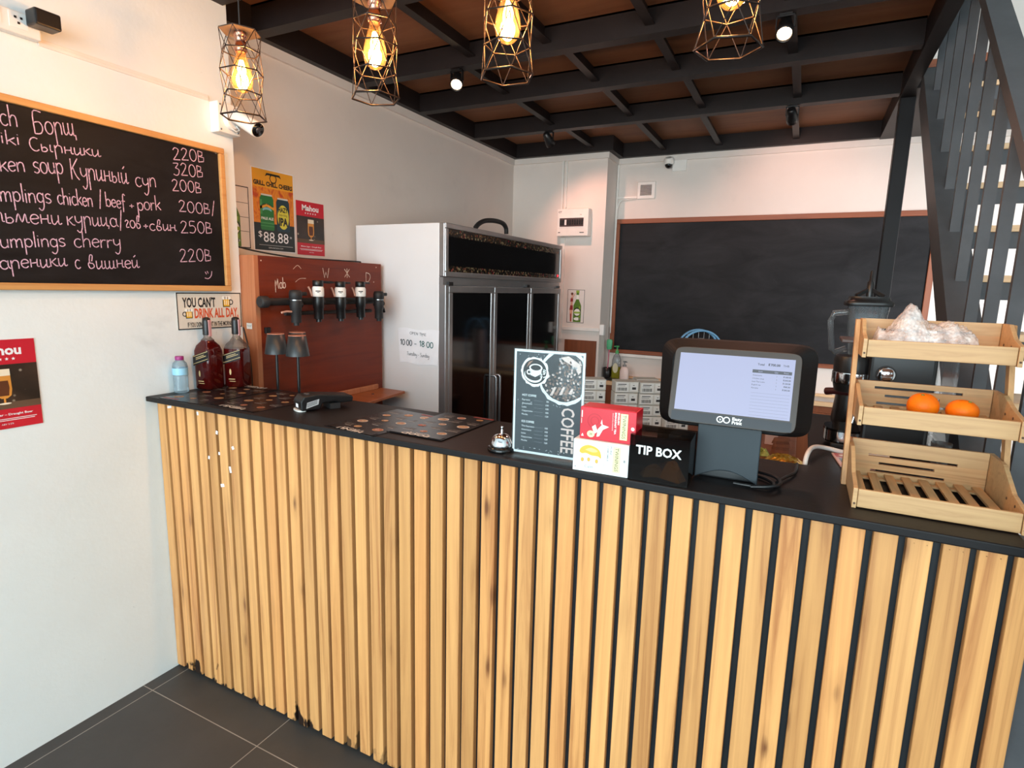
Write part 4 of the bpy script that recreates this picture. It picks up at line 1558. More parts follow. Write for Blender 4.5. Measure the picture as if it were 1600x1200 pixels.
# ================================================================== column and back wall fittings
t = thing('breaker_box', 'white breaker panel with a row of black switches on the column', 'breaker box', (.410, 3.118, 2.008))
MB().box(-.129, .129, -.078, -.0005, -.103, .103).build('housing', M['plastic'], t, bevel=.006)
m = MB()
FR(m, -.112, .100, -.040, .040, .008, -.082, -.077, 'y')
m.build('window_frame', M['white'], t, bevel=.002)
m = MB()
m.box(-.104, .092, -.0795, -.0775, -.032, .032)
m.build('switch_recess', mat((70, 52, 50), .5), t)
for k in range(10):
    x = -.094 + k * .0195
    m = MB()
    m.box(x - .007, x + .007, -.083, -.078, -.020, .020, 0 if k != 2 else 1)
    m.box(x - .005, x + .005, -.087, -.083, -.004, .008, 0 if k != 2 else 1)
    m.build('breaker_switch', [M['black'], M['white']], t)
a = Art((0, -.0785, 0), (1, 0, 0), (0, 0, 1))
a.text('CT', -.115, .072, .020, 0, 1, 'L', bold=.02)
a.text('ON', .060, .052, .010, 0, 1, 'L')
a.rect(-.115, -.098, -.078, -.072, 0, 1)
a.rect(.062, .098, -.080, -.074, 0, 1)
a.build('print', M['blackm'], t, flip=False)
m = MB()
m.box(.286, .300, 3.100, 3.1175, 2.118, 2.478)
m.box(.318, .328, 3.104, 3.1175, 2.125, 2.478)
tag(m.build('conduit', M['plastic']), 'pair of white conduits dropping to the top of the breaker panel', 'conduit')
m = MB()
m.box(.292, .330, 3.100, 3.1175, 1.10, 1.895)
tag(m.build('conduit', M['plastic']), 'white conduit running down the column below the breaker panel', 'conduit')
t = thing('cable_duct', 'short horizontal white cable duct with a corner socket low on the column', 'trunking', (.50, 3.118, 1.186))
MB().box(-.168, .150, -.018, -.0005, -.012, .014).build('duct', M['plastic'], t, bevel=.002)
MB().box(.152, .188, -.024, .022, -.040, .044).build('end_box', M['white'], t, bevel=.004)

t = thing('blackboard', 'large empty blackboard in a red-brown wooden frame on the back wall', 'blackboard', (1.70, 3.38, 1.525))
m = MB()
u0, u1, v0, v1 = .660 - 1.70, 2.80 - 1.70, .990 - 1.525, 2.058 - 1.525
for a0, a1, c0, c1, i in ((u0, u1, v1 - .036, v1, 0), (u0, u1, v0, v0 + .030, 0), (u0, u0 + .036, v0 + .03, v1 - .036, 1), (u1 - .036, u1, v0 + .03, v1 - .036, 1)):
    m.box(a0, a1, -.026, -.001, c0, c1, i)
m.build('frame', [M['redframe'], M['redframe_v']], t, bevel=.003)
MB().box(u0 + .03, u1 - .03, -.012, -.002, v0 + .025, v1 - .03).build('board', M['blackboard'], t)
MB().box(u0 + .05, u0 + .48, -.036, -.001, v0 - .024, v0 - .002).build('chalk_ledge', M['plastic'], t)

t = thing('wall_vent', 'small square white louvred vent above the blackboard', 'vent', (.887, 3.38, 2.272))
MB().box(-.070, .070, -.022, -.0005, -.065, .065).build('housing', M['plastic'], t, bevel=.006)
MB().box(-.044, .044, -.0235, -.0215, -.040, .040).build('grille_back', mat((90, 72, 66), .6), t)
m = MB()
for k in range(8):
    m.obox((0, -.0255, -.035 + k * .010), (.088, .006, .0022), Matrix.Rotation(.5, 3, 'X'))
m.build('louvre', M['plastic'], t)

t = thing('dome_camera', 'white dome security camera with a black lens high on the back wall', 'camera', (1.085, 3.38, 2.455))
MB().box(-.010, .095, -.014, -.0005, -.055, .062).build('mount_box', M['plastic'], t, bevel=.003)
m = MB()
m.loft([(-.006, .030, .030, 2), (.0, .036, .036, 2), (.030, .036, .036, 2), (.042, .026, .026, 2)], (-.030, -.042, 0), 28, 0, Matrix.Rotation(.45, 3, 'X'))
m.build('camera_body', M['plastic'], t)
m = MB()
m.sphere((-.030, -.050, -.012), .028, 24, 14)
m.build('dome_lens', M['blackg'], t)
m = MB()
m.tube(catmull([(.03, -.008, .05), (.0, -.02, .052), (-.05, -.02, .06), (-.06, -.02, .03)], 5), .003, 6)
m.build('cable', M['plastic'], t)

t = thing('wall_cable', 'pair of thin cables running from the vent down beside the column', 'cable', (.66, 3.36, 2.2))
m = MB()
m.tube(catmull([(.155, -.004, .012), (.08, -.006, .006), (.035, -.008, -.002), (.012, -.010, -.05), (.006, -.010, -.2), (.004, -.010, -1.05)], 5), .0045, 8)
m.build('cable', M['plastic'], t)
m = MB()
m.box(-.006, .160, .006, .018, .018, .030)
m.box(-.010, .004, .004, .018, -1.0, .275)
m.build('trunking', M['plastic'], t)

# ================================================================== back counter with sink
t = thing('sink_counter', 'low brown sink counter along the back wall with a light top edge', 'counter', (.66, 3.06, 0.0))
MB().box(0.0, 1.75, .02, .31, 0.0, .765).build('cabinet', M['brown'], t)
m = MB()
for k in range(4):
    m.box(.02 + k * .43, .43 + k * .43, .004, .02, .06, .72)
m.build('cabinet_door', M['brown'], t, bevel=.002)
m = MB()
m.box(0.0, 1.75, 0.0, .035, .765, .795)
m.box(0.0, 1.75, .27, .318, .765, .805)
m.build('counter_edge', mat((226, 186, 142), .4), t, bevel=.003)
m = MB()
m.box(.0, .30, .035, .27, .765, .795)
m.box(.30, 1.75, .035, .27, .765, .790)
m.build('sink_top', M['steel'], t)


def pump_bottle(loc, s, body, label, cap, name='soap_bottle'):
    t = thing(name, label, 'bottle', loc)
    return t


t = thing('soap_bottle', 'tall clear dish soap bottle of yellow-green liquid with a green pump', 'bottle', (.765, 3.235, .7985), 0)
MB().loft([(0, .033, .024, 3), (.006, .038, .028, 3), (.095, .038, .028, 3)], n=28).build('liquid', M['soap'], t)
MB().loft([(.095, .038, .028, 3), (.150, .036, .027, 2.6), (.185, .024, .020, 2.2), (.200, .012, .012, 2)], n=28, cap=False).build('bottle_body', M['clear'], t)
a = Art((0, -.0285, 0), (1, 0, 0), (0, 0, 1))
a.ell(0, .085, .022, .040, 0, 1)
a.build('label', mat((206, 200, 170), .4), t, flip=False)
m = MB()
m.lathe([(.014, .198), (.014, .222), (.006, .224), (.006, .250), (.015, .252), (.015, .262)], n=16)
m.tube([(0, 0, .257), (-.02, -.02, .257)], .005, 8)
m.build('pump', mat((74, 160, 96), .4), t)
t = thing('soap_dispenser', 'short white round soap dispenser with a pump by the sink', 'bottle', (.842, 3.20, .7965), 0)
MB().loft([(0, .030, .022, 2.6), (.008, .036, .026, 2.6), (.070, .036, .026, 2.4), (.095, .028, .020, 2.2), (.105, .014, .014, 2)], n=28).build('bottle_body', mat((236, 214, 206), .35), t)
m = MB()
m.lathe([(.015, .105), (.015, .120), (.005, .122), (.005, .140), (.014, .142), (.014, .150)], n=14)
m.tube([(0, 0, .146), (.022, -.01, .144)], .004, 8)
m.build('pump', M['clear'], t)
t = thing('brush_holder', 'black pot by the sink holding a green and pink cleaning brush', 'pot', (.690, 3.235, .7985), 0)
MB().lathe([(.024, 0), (.028, .004), (.034, .080), (.031, .080), (.026, .010), (.001, .010)], n=24).build('pot', M['black'], t)
t = thing('cleaning_brush', 'green-headed brush with a pink handle standing in the black pot', 'brush', (.690, 3.235, .8105))
m = MB()
m.tube([(0, 0, 0), (.002, .01, .12), (.004, .015, .235)], .005, 8)
m.build('handle', mat((206, 110, 130), .5), t)
m = MB()
m.loft([(.215, .016, .010, 3), (.225, .022, .012, 3), (.285, .024, .013, 3), (.295, .018, .010, 3)], (.004, .015, 0), 20)
m.build('head', mat((80, 168, 120), .5), t)
MB().loft([(0, .026, .026, 3), (.010, .030, .030, 3), (.075, .030, .030, 3), (.080, .020, .020, 3)], n=20).build('black_jar', M['black'], None, loc=(.714, 3.262, .875)).location = (.730, 3.30, .8055)
o = bpy.data.objects['black_jar']
tag(o, 'small black jar behind the dish soap bottle', 'jar')

# dish rack with blue hoops
t = thing('dish_rack', 'wire dish rack with pale blue coated hoops behind the till', 'dish rack', (1.40, 3.216, .7910), .42)
m = MB()
for dy in (-.05, .05):
    m.tube([(.15 * math.cos(PI * k / 24), dy + .0, .285 + .145 * math.sin(PI * k / 24)) for k in range(25)], .008, 8)
    m.tube([(-.15, dy, 0), (-.15, dy, .285)], .008, 8)
    m.tube([(.15, dy, 0), (.15, dy, .285)], .008, 8)
m.build('hoop', mat((112, 168, 208), .4), t)
m = MB()
for k in range(7):
    x = -.12 + k * .04
    hgt = .285 + .14 * math.sqrt(max(0, 1 - (x / .15) ** 2))
    m.tube([(x, .05, 0), (x, .05, hgt)], .0022, 6)
for zz in (.02, .15, .285):
    m.tube([(-.15, -.05, zz), (.15, -.05, zz), (.15, .05, zz), (-.15, .05, zz)], .0025, 6, closed=True)
m.tube([(.10 * math.cos(PI * k / 16), 0, .285 + .085 * math.sin(PI * k / 16)) for k in range(17)], .0025, 6)
m.build('wire', M['steel'], t)
for x, c, l2 in ((1.355, (214, 176, 170), 'pale pink cup in the blue dish rack'), (1.455, (120, 112, 108), 'grey glass jar in the blue dish rack')):
    m = MB()
    m.lathe([(.028, 0), (.034, .01), (.036, .30), (.032, .33)], n=20)
    tag(m.build('stacked_cup', mat(c, .35), loc=(x, 3.196 + (x - 1.355) * .42, .7935)), l2, 'cup')

# ================================================================== low table behind the counter
t = thing('work_table', 'low orange-brown wooden table behind the till and counter', 'table', (1.52, 1.78, 0.0))
MB().box(-.60, .58, -.36, .34, .722, .75).build('table_top', M['table'], t, bevel=.003)
for dx in (-.56, .54):
    for dy in (-.32, .30):
        MB().box(dx - .025, dx + .025, dy - .025, dy + .025, 0, .722).build('leg', M['brown'], t)

# stacks of white cartons
CART = [mat((214, 213, 206), .6), mat((232, 233, 230), .6), mat((52, 52, 54), .6), mat((150, 134, 120), .7)]


def carton_proto():
    t = thing('carton', 'c', 'carton')
    m = MB()
    m.box(-.060, .060, 0, .090, 0, .0555)
    m.build('box', CART[0], t, bevel=.0015)
    a = Art((0, -.0006, 0), (1, 0, 0), (0, 0, 1))
    a.rect(-.056, .008, .004, .052, 0, 1)
    a.rect(-.048, -.004, .041, .045, 1, 2)
    a.rect(-.050, -.010, .034, .036, 1, 2)
    r = random.Random(4)
    x = -.050
    while x < .0:
        ww = r.choice((.0015, .003, .0022))
        a.rect(x, x + ww, .010, .026, 1, 2)
        x += ww + r.choice((.0012, .002))
    a.rect(.016, .054, .008, .050, 0, 1)
    a.rect(.026, .046, .016, .028, 1, 2)
    a.rect(.030, .038, .036, .039, 1, 2)
    a.build('label', [CART[1], CART[2]], t, flip=False)
    return t


carton = carton_proto()
order = ['lowest', 'second up', 'middle', 'fourth up', 'topmost']
first = True
for x, y, n, where in ((1.135, 1.575, 5, 'stack nearest the coffee stand'), (1.300, 1.600, 5, 'second stack from the coffee stand'),
                       (1.372, 1.740, 5, 'rear stack behind the tea boxes'), (1.418, 1.642, 5, 'middle front stack behind the tea boxes'),
                       (1.548, 1.660, 5, 'stack nearest the till')):
    for k in range(n):
        o = carton if first else copy_tree(carton)
        first = False
        o.location = (x + random.uniform(-.0015, .0015), y + random.uniform(-.0015, .0015), .7505 + k * .0585)
        o.rotation_euler = (0, 0, .50 + random.uniform(-.012, .012))
        o['label'] = 'white labelled carton, %s of the %s' % (order[k], where)
        o['group'] = 'stacked white cartons'


def crumple(name, w, l, h, m, loc, rz, label, cat, seed, n=16):
    r = random.Random(seed)
    vs, fs = [], []
    for i in range(n + 1):
        for j in range(n + 1):
            u, v = i / n - .5, j / n - .5
            e = max(0, 1 - (abs(u) * 2) ** 3) * max(0, 1 - (abs(v) * 2) ** 3)
            vs.append((u * w + r.uniform(-.1, .1) * w / n, v * l + r.uniform(-.1, .1) * l / n, .001 + h * e * (.75 + .35 * r.random())))
    for i in range(n):
        for j in range(n):
            q = i * (n + 1) + j
            fs.append((q, q + n + 1, q + n + 2, q + 1))
    b0 = len(vs)
    mb = MB()
    mb.add(vs, fs)
    mb.add([(-w / 2, -l / 2, 0), (w / 2, -l / 2, 0), (w / 2, l / 2, 0), (-w / 2, l / 2, 0)], [(3, 2, 1, 0)])
    return tag(mb.build(name, m, loc=loc, rotz=rz), label, cat)


gold = NT('gold_foil')
gold.base(gold.ramp(gold.noise(gold.coords(), 30, 4), [(.35, lin((176, 120, 30))), (.55, lin((232, 190, 84))), (.7, lin((176, 64, 30)))]))
gold.set(.28, .6)
crumple('snack_bag', .16, .11, .035, gold.m, (2.052, 1.545, .7505), -.25, 'crinkled gold foil snack bag on the low table behind the till', 'snack bag', 5)
lime = NT('lime_foil')
lime.base(lime.ramp(lime.noise(lime.coords(), 26, 4), [(.35, lin((130, 140, 40))), (.65, lin((226, 222, 120)))]))
lime.set(.3, .3)
crumple('snack_bag', .07, .07, .03, lime.m, (1.955, 1.635, .7505), .2, 'small yellow-green foil bag left of the gold snack bag', 'snack bag', 6)
for k in range(5):
    m = MB()
    c = (132, 78, 56) if k % 2 else (150, 92, 66)
    n = 14
    ring = []
    for q in range(n):
        an = 2 * PI * q / n
        rr = .040 + (.002 if q % 2 else 0)
        ring.append((rr * math.cos(an), rr * .45 * math.sin(an)))
    m.prism(ring, lambda p: (p[0], p[1], 0), lambda p: (p[0] * .9, p[1] * .9, .0135))
    tag(m.build('cup_sleeve', mat(c, .7), loc=(2.035 + random.uniform(-.004, .004), 1.72, .7505 + k * .0145), rotz=.1 * k), 'flat brown ribbed cup sleeve, %s in the small pile by the foil bags' % ('lowest', 'second', 'middle', 'fourth up', 'topmost')[k], 'cup sleeve', 'pile of cup sleeves')
tag(MB().box(-.03, .03, -.012, .012, 0, .06).build('pink_box', mat((226, 186, 172), .5), loc=(1.985, 1.86, .7505), bevel=.002), 'small pale pink box standing on the low table behind the till', 'box')

# ================================================================== coffee menu stand
cs = thing('coffee_menu_stand', 'upright acrylic stand holding a black and white coffee price list', 'menu stand', (1.529, .020, 1.0855), .03)
m = MB()
m.box(-.098, .098, -.040, .045, 0, .003)
m.box(-.093, .093, -.003, -.0015, .003, .268)
m.box(-.093, .093, .0030, .0045, .003, .268)
m.build('acrylic_holder', M['acrylic'], cs)
a = Art((0, -.0002, 0), (1, 0, 0), (0, 0, 1), .00025)
CM = [mat((236, 236, 234), .4), mat((46, 50, 54), .4), mat((238, 236, 232), .4), mat((226, 196, 184), .4), mat((84, 58, 46), .4), mat((150, 110, 90), .4), mat((24, 22, 22), .4), mat((150, 152, 154), .5)]
a.sheet(-.0915, .0915, .004, .266, .0015, 0)
a.rect(-.086, .086, .010, .260, 1, 1)
rc = random.Random(21)
# big pale disc with coffee beans, cut by the sheet edge
cx, cz, rr = .040, .205, .060


def clip_disc(r0, n=40, jit=0.0):
    pts = []
    for i in range(n):
        t2 = 2 * PI * i / n
        q = r0 * (1 + rc.uniform(-jit, jit))
        pts.append((min(.0855, max(-.0855, cx + q * math.cos(t2))), min(.2595, cz + q * math.sin(t2))))
    return pts


a.poly(clip_disc(.068, 40, .03), 2, 2)
a.poly(clip_disc(.060, 40, .02), 6, 3)
beans = []
for k in range(1500):
    t2, q = rc.uniform(0, 2 * PI), .056 * math.sqrt(rc.random())
    x, z = cx + q * math.cos(t2), cz + q * math.sin(t2)
    if x > .081 or z > .246 or (z > .215 and x < .028):
        continue
    if any((x - bx) ** 2 + (z - bz) ** 2 < .0062 ** 2 for bx, bz in beans):
        continue
    beans.append((x, z))
    an = rc.uniform(0, 3)
    a.ell(x, z, .0034, .0024, rc.choice((4, 5, 5, 3)), 4, 8, 2, an)
    a.ell(x + .0006, z + .0006, .0016, .0006, 6, 5, 6, 2, an)
a.poly([(.030, .252), (.050, .257), (.078, .240), (.083, .222), (.076, .214), (.066, .232), (.042, .243)], 3, 5)
for k in range(10):
    a.ell(.045 + rc.uniform(-.02, .03), .238 + rc.uniform(-.012, .012), .0035, .0025, rc.choice((4, 2, 7)), 6, 8, 2, rc.uniform(0, 3))
for k in range(5):
    a.poly([(.005 + k * .012, .158 + k * .002), (.012 + k * .012, .158 + k * .002), (.022 + k * .011, .180), (.016 + k * .011, .180)], (3, 5)[k % 2], 5)
# white-ringed small disc with a cup
a.ring(-.036, .213, .031, .0365, 2, 7, 40, .06, rc)
a.ell(-.036, .213, .0312, .0312, 6, 6, 32)
a.ell(-.040, .203, .024, .017, 2, 7, 24, 2, -.2)
a.ell(-.040, .206, .022, .015, 6, 8, 24, 2, -.2)
a.poly([(-.050, .222), (-.047, .204), (-.034, .200), (-.020, .208), (-.016, .224)], 2, 9)
a.ell(-.033, .223, .0175, .0095, 2, 10, 24)
a.ell(-.033, .223, .0135, .0068, 6, 11, 24)
a.ring(-.051, .211, .0035, .0065, 2, 9, 14)
a.poly([(-.058, .222), (-.052, .236), (-.040, .241), (-.050, .230)], 5, 8)
for k in range(26):
    a.ell(-.016 + rc.uniform(-.008, .008), .212 + rc.uniform(-.012, .010), .0018, .0013, 2, 8, 6)
for k in range(40):
    a.ell(rc.uniform(-.083, .083), rc.choice((rc.uniform(.245, .258), rc.uniform(.128, .142))) if k % 2 else rc.uniform(.012, .02), .0009, .0008, 2, 2, 5)
a.text('HOT COFFEE', -.068, .150, .0075, 2, 2, 'L', bold=.02, width=.038)
for k, (nm, pr) in enumerate((('Espresso', '80'), ('Americano', '100'), ('Latte', '100'), ('Cappuccino', '100'), ('Mocha', '120'))):
    z = .139 - k * .0093
    a.text(nm, -.068, z, .0062, 2, 2, 'L')
    a.rect(-.036, -.012, z + .0015, z + .0019, 7, 2)
    a.text(pr, .003, z, .0062, 2, 2, 'R')
a.text('ICE COFFEE', -.068, .083, .0075, 2, 2, 'L', bold=.02, width=.034)
for k, (nm, pr) in enumerate((('Thai Espresso', '100'), ('Americano', '100'), ('Latte', '120'), ('Cappuccino', '120'), ('Mocha', '120'))):
    z = .072 - k * .0093
    a.text(nm, -.068, z, .0062, 2, 2, 'L')
    a.rect(-.034, -.010, z + .0015, z + .0019, 7, 2)
    a.text(pr, .003, z, .0062, 2, 2, 'R')
a.text('COFFEE', .038, .131, .046, 3, 2, 'L', rot=-PI / 2, width=.112, bold=.015)
a.build('menu_card', CM, cs, flip=False)

# ================================================================== tea boxes
TB = [mat((236, 236, 234), .35), mat((204, 26, 44), .32), mat((238, 226, 168), .4), mat((34, 46, 44), .4), mat((228, 180, 62), .35), mat((246, 244, 236), .4), mat((180, 16, 34), .32), mat((206, 158, 96), .4), mat((150, 150, 148), .4), mat((240, 214, 130), .4)]
w, dpt, h = .130, .062, .0745


def tea_box(name, loc, rz, label, red):
    t = thing(name, label, 'tea box', loc, rz, 'stacked tea boxes')
    MB().box(-w / 2, w / 2, 0, dpt, 0, h).build('carton', TB[1] if red else TB[0], t, bevel=.0012)
    a = Art((0, -.0004, 0), (1, 0, 0), (0, 0, 1), .0002)
    a.rect(.030, .046, .008, .068, 2, 1)
    for q in ((.0295, .0300), (.0460, .0465)):
        a.rect(q[0], q[1], .008, .068, 9, 2)
    a.text('TWININGS', .0342, .0655, .0115, 3, 2, 'L', rot=-PI / 2, width=.054)
    ink = 5 if red else 8
    if red:
        a.text('ENGLISH', .0235, .069, .0055, ink, 2, 'L', rot=-PI / 2, width=.027, bold=.03)
        a.text('BREAKFAST TEA', .0165, .069, .0055, ink, 2, 'L', rot=-PI / 2, width=.050, bold=.03)
        a.text('RICH & FULL FLAVOUR', .0110, .067, .003, ink, 2, 'L', rot=-PI / 2, width=.040)
        a.ring(-.030, .044, .016, .0172, 6, 1, 32)
        a.ring(-.030, .044, .009, .0102, 6, 1, 24)
        for pts in (((-.036, .030), (-.028, .036), (-.022, .020), (-.030, .014)), ((-.022, .026), (-.012, .038), (.004, .034), (-.010, .026), (-.018, .010), (-.024, .008)), ((-.016, .040), (-.013, .050), (-.011, .036))):
            a.poly(pts, 5, 2)
        a.ell(-.038, .013, .009, .008, 2, 2, 16)
        a.text('20', -.038, .0105, .007, 3, 3, 'C', bold=.02)
        a.rect(-.062, -.0595, .050, .066, 5, 1)
        a.rect(-.062, -.061, .036, .048, 5, 1)
        a.poly([(-.061, .006), (-.055, .006), (-.058, .013)], 5, 1)
        a.ell(.058, .036, .004, .004, 5, 1, 12)
    else:
        a.text('PURE', .0225, .068, .0055, ink, 2, 'L', rot=-PI / 2, width=.020, bold=.02)
        a.text('CAMOMILE', .0155, .068, .0055, ink, 2, 'L', rot=-PI / 2, width=.036, bold=.02)
        a.rect(.0095, .0100, .018, .066, 8, 1)
        a.poly(catmull([(-.050, .046), (-.046, .056), (-.030, .064), (-.010, .060), (.000, .050), (.002, .036), (-.006, .040), (-.020, .040), (-.034, .044), (-.044, .042), (-.050, .046)], 3)[:-1], 4, 1)
        a.poly(catmull([(-.036, .052), (-.022, .058), (-.006, .052), (-.018, .048), (-.036, .052)], 3)[:-1], 9, 2)
        for x, zz in ((-.042, .028), (-.027, .030), (-.008, .028)):
            a.ell(x, zz, .0038, .0050, 7, 2, 14)
            a.ell(x, zz, .0022, .0034, 4, 3, 12)
        a.text('Calm', -.026, .010, .010, 8, 2, 'C')
        a.rect(.054, .058, .034, .040, 8, 1)
        a.rect(-.060, -.057, .008, .011, 8, 1)
    a.build('box_print', TB, t, flip=False)
    if red:
        m = MB()
        m.box(-w / 2 + .002, w / 2 - .004, .004, dpt - .004, h, h + .0006)
        m.build('lid_flap', TB[6], t)
    return t


tea_box('tea_box', (1.685, -.032, 1.0855), .02, 'white and yellow camomile tea box at the bottom of the stack', False)
tea_box('tea_box', (1.695, -.022, 1.1605), .015, 'red English breakfast tea box on top of the white one', True)

# ================================================================== tip box
t = thing('tip_box', 'smoked black acrylic box lettered TIP BOX in white', 'tip box', (1.752, -.034, 1.0855), .02)
W_, D_, H_ = .128, .105, .1005
m = MB()
m.box(0, W_, 0, .003, 0, H_)
m.box(0, W_, D_ - .003, D_, 0, H_)
m.box(0, .003, .003, D_ - .003, 0, H_)
m.box(W_ - .003, W_, .003, D_ - .003, 0, H_)
m.build('box_wall', M['smoke'], t)
MB().box(.003, W_ - .003, .003, D_ - .003, 0, .003).build('box_base', M['black'], t)
m = MB()
m.box(0, W_, 0, D_ * .42, H_, H_ + .003)
m.box(0, W_, D_ * .50, D_, H_, H_ + .003)
m.box(0, W_ * .2, D_ * .42, D_ * .5, H_, H_ + .003)
m.box(W_ * .8, W_, D_ * .42, D_ * .5, H_, H_ + .003)
lab(m.build('lid', M['smoke'], t), 'dark lid with a slot')
a = Art((0, -.0004, 0), (1, 0, 0), (0, 0, 1))
a.text('TIP BOX', .014, .062, .0275, 0, 1, 'L', bold=.025, width=.098)
a.build('lettering', emit((245, 245, 245), 0.0, 'white_lettering') if False else M['white'], t, flip=False)
for k, (x, y, rz, c, l2) in enumerate(((.045, .040, .5, (170, 150, 90), 'crumpled green-brown banknote at the left inside the tip box'), (.090, .032, -.4, (226, 184, 70), 'crumpled yellow banknote at the right inside the tip box'), (.070, .078, .2, (140, 120, 100), 'crumpled brownish banknote at the back inside the tip box'))):
    p = Vector((1.752, -.034, 1.0895)) + Matrix.Rotation(.02, 3, 'Z') @ Vector((x, y, 0))
    o = crumple('banknote', .052, .030, .026 + .014 * (k == 1), mat(c, .6), p, rz, l2, 'banknote', 30 + k, 6)
    o['group'] = 'banknotes in the tip box'

# ================================================================== call bell
t = thing('call_bell', 'chrome reception bell on a black base between the menus and coffee stand', 'bell', (1.405, .020, 1.0855))
MB().lathe([(.036, 0), (.037, .004), (.036, .010), (.030, .013), (.012, .014)], n=36).build('base', M['blackg'], t)
m = MB()
m.lathe([(.0295, .014), (.0300, .016), (.0285, .024), (.0240, .034), (.0170, .041), (.0080, .0445), (.0035, .045)], n=40)
m.build('dome', M['chrome'], t)
m = MB()
m.lathe([(.0035, .044), (.0035, .054), (.0028, .055), (.0028, .0575), (.0040, .059), (.0036, .063), (.0010, .065)], n=16)
m.build('plunger', M['chrome'], t)

# ================================================================== till
tl = thing('till', 'black touchscreen till with a lit white order screen on a grey stand', 'till', (1.945, .075, 1.0855), .01)
mx = Matrix.Rotation(-math.radians(16), 3, 'X')
# rear monitor shell
m = MB()
sec = superellipse(.166, .104, 9, 44)
c0 = Vector((-.005, .035, .200))
m2 = Matrix.Rotation(math.radians(4), 3, 'X')
mm = MB()
ring0 = [c0 + m2 @ Vector((x * 1.0, .055, z)) for x, z in sec]
ring1 = [c0 + m2 @ Vector((x * 1.0, .030, z)) for x, z in sec]
ring2 = [c0 + m2 @ Vector((x * .80, -.015, z * .86)) for x, z in sec]
n = len(sec)
mm.add(ring0 + ring1 + ring2, [(k * n + i, k * n + (i + 1) % n, (k + 1) * n + (i + 1) % n, (k + 1) * n + i) for k in range(2) for i in range(n)] + [tuple(range(n)), tuple(range(2 * n, 3 * n))])
mm.build('monitor_shell', mat((17, 16, 17), .6, 0, .2), tl, bevel=.0015)
# customer screen
sc0 = Vector((0.0, -.020, .212))


def S3(x, y, z):
    return sc0 + mx @ Vector((x, y, z))


m = MB()
sec = superellipse(.129, .084, 14, 40)
m.add([S3(x, -.004, z) for x, z in sec] + [S3(x, .014, z) for x, z in sec], [tuple(range(40)), tuple(range(40, 80))] + [(i, (i + 1) % 40, 40 + (i + 1) % 40, 40 + i) for i in range(40)])
m.build('screen_bezel', mat((62, 54, 49), .35, 0, .3), tl, bevel=.001)
a = Art(S3(0, -.0045, 0), mx @ Vector((1, 0, 0)), mx @ Vector((0, 0, 1)), .0002)
a.rect(-.121, .121, -.0815, -.061, 4, 1)
scr = emit((206, 214, 255), .70, 'lit_screen')
a.rect(-.1165, .1165, -.058, .070, 0, 1)
DK = [scr, emit((120, 122, 136), .30, 'screen_grey'), emit((40, 40, 60), .10, 'screen_ink'), emit((176, 182, 224), .52, 'screen_line'), mat((34, 36, 42), .3, 0, .3)]
a.rect(.036, .112, .037, .044, 1, 2)
for x, s2 in ((.048, 'Item'), (.079, 'Qty'), (.097, 'Price')):
    a.text(s2, x, .039, .0045, 0, 3, 'L')
a.text('ยอด', .043, .053, .006, 2, 2, 'L', width=.012) if False else None
a.text('Total', .045, .0535, .0062, 2, 2, 'L', bold=.02)
a.text('฿700.00', .066, .0535, .0070, 2, 2, 'L', bold=.03)
a.text('THB', .094, .0535, .0062, 2, 2, 'L')
for k, (s2, pz) in enumerate((('Americano', '฿100.00'), ('Chicken soup', '฿200.00'), ('Iced Thai Latte', '฿120.00'), ('English tea', '฿80.00'), ('Pancake', '฿200.00'))):
    z = .0305 - k * .0068
    a.text(s2, .037, z, .0042, 2, 2, 'L')
    a.text('1', .084, z, .0042, 2, 2, 'L')
    a.text(pz, .111, z, .0044, 2, 2, 'R', bold=.02)
for k in range(8):
    a.rect(.037, .112, -.006 - k * .0068, -.0055 - k * .0068, 3, 2)
a.build('display', DK, tl, flip=False)
a = Art(S3(0, -.0045, 0), mx @ Vector((1, 0, 0)), mx @ Vector((0, 0, 1)), .0002)
a.step = .0006
a.ring(-.018, -.0705, .0050, .0072, 0, 1, 24)
a.ring(-.0045, -.0705, .0050, .0072, 0, 1, 24)
a.poly([(-.0185, -.073), (-.0155, -.0705), (-.0185, -.068)], 0, 1)
a.text('Easy', .0065, -.0695, .0090, 0, 1, 'L', bold=.03, width=.020)
a.text('Print', .0065, -.0775, .0090, 0, 1, 'L', bold=.03, width=.020)
a.build('badge', M['white'], tl, flip=False)
# stand
m = MB()
pts = [(-.066, 0), (-.060, .004)] + [(-.060 + .12 * k / 10, .004 + .020 * math.sin(PI * k / 10)) for k in range(1, 10)] + [(.060, .004), (.066, 0), (.066, .150), (-.066, .150)]
m.prism(pts, lambda p: (p[0], -.012 + .0 * p[1], p[1]), lambda p: (p[0], .004, p[1]))
m.build('stand_plate', mat((47, 54, 59), .45, 0, .3), tl, bevel=.002)
MB().box(-.060, .060, .004, .085, 0, .020).build('stand_foot', mat((40, 42, 44), .45), tl, bevel=.004)
MB().box(-.050, .050, .020, .060, .020, .16).build('neck', M['black'], tl, bevel=.004)
m = MB()
m.tube(catmull([(.060, .05, .006), (.085, .03, .006), (.100, .00, .005), (.085, -.028, .005), (.050, -.032, .005), (.02, -.030, .005)], 6), .004, 8)
m.tube(catmull([(.060, .07, .010), (.100, .04, .012), (.112, .00, .010), (.095, -.03, .010), (.055, -.038, .005)], 6), .004, 8)
m.tube(catmull([(.105, .02, .006), (.120, .06, .008), (.140, .12, .006), (.145, .20, .006)], 6), .0035, 8)
m.build('cable', M['black'], tl)

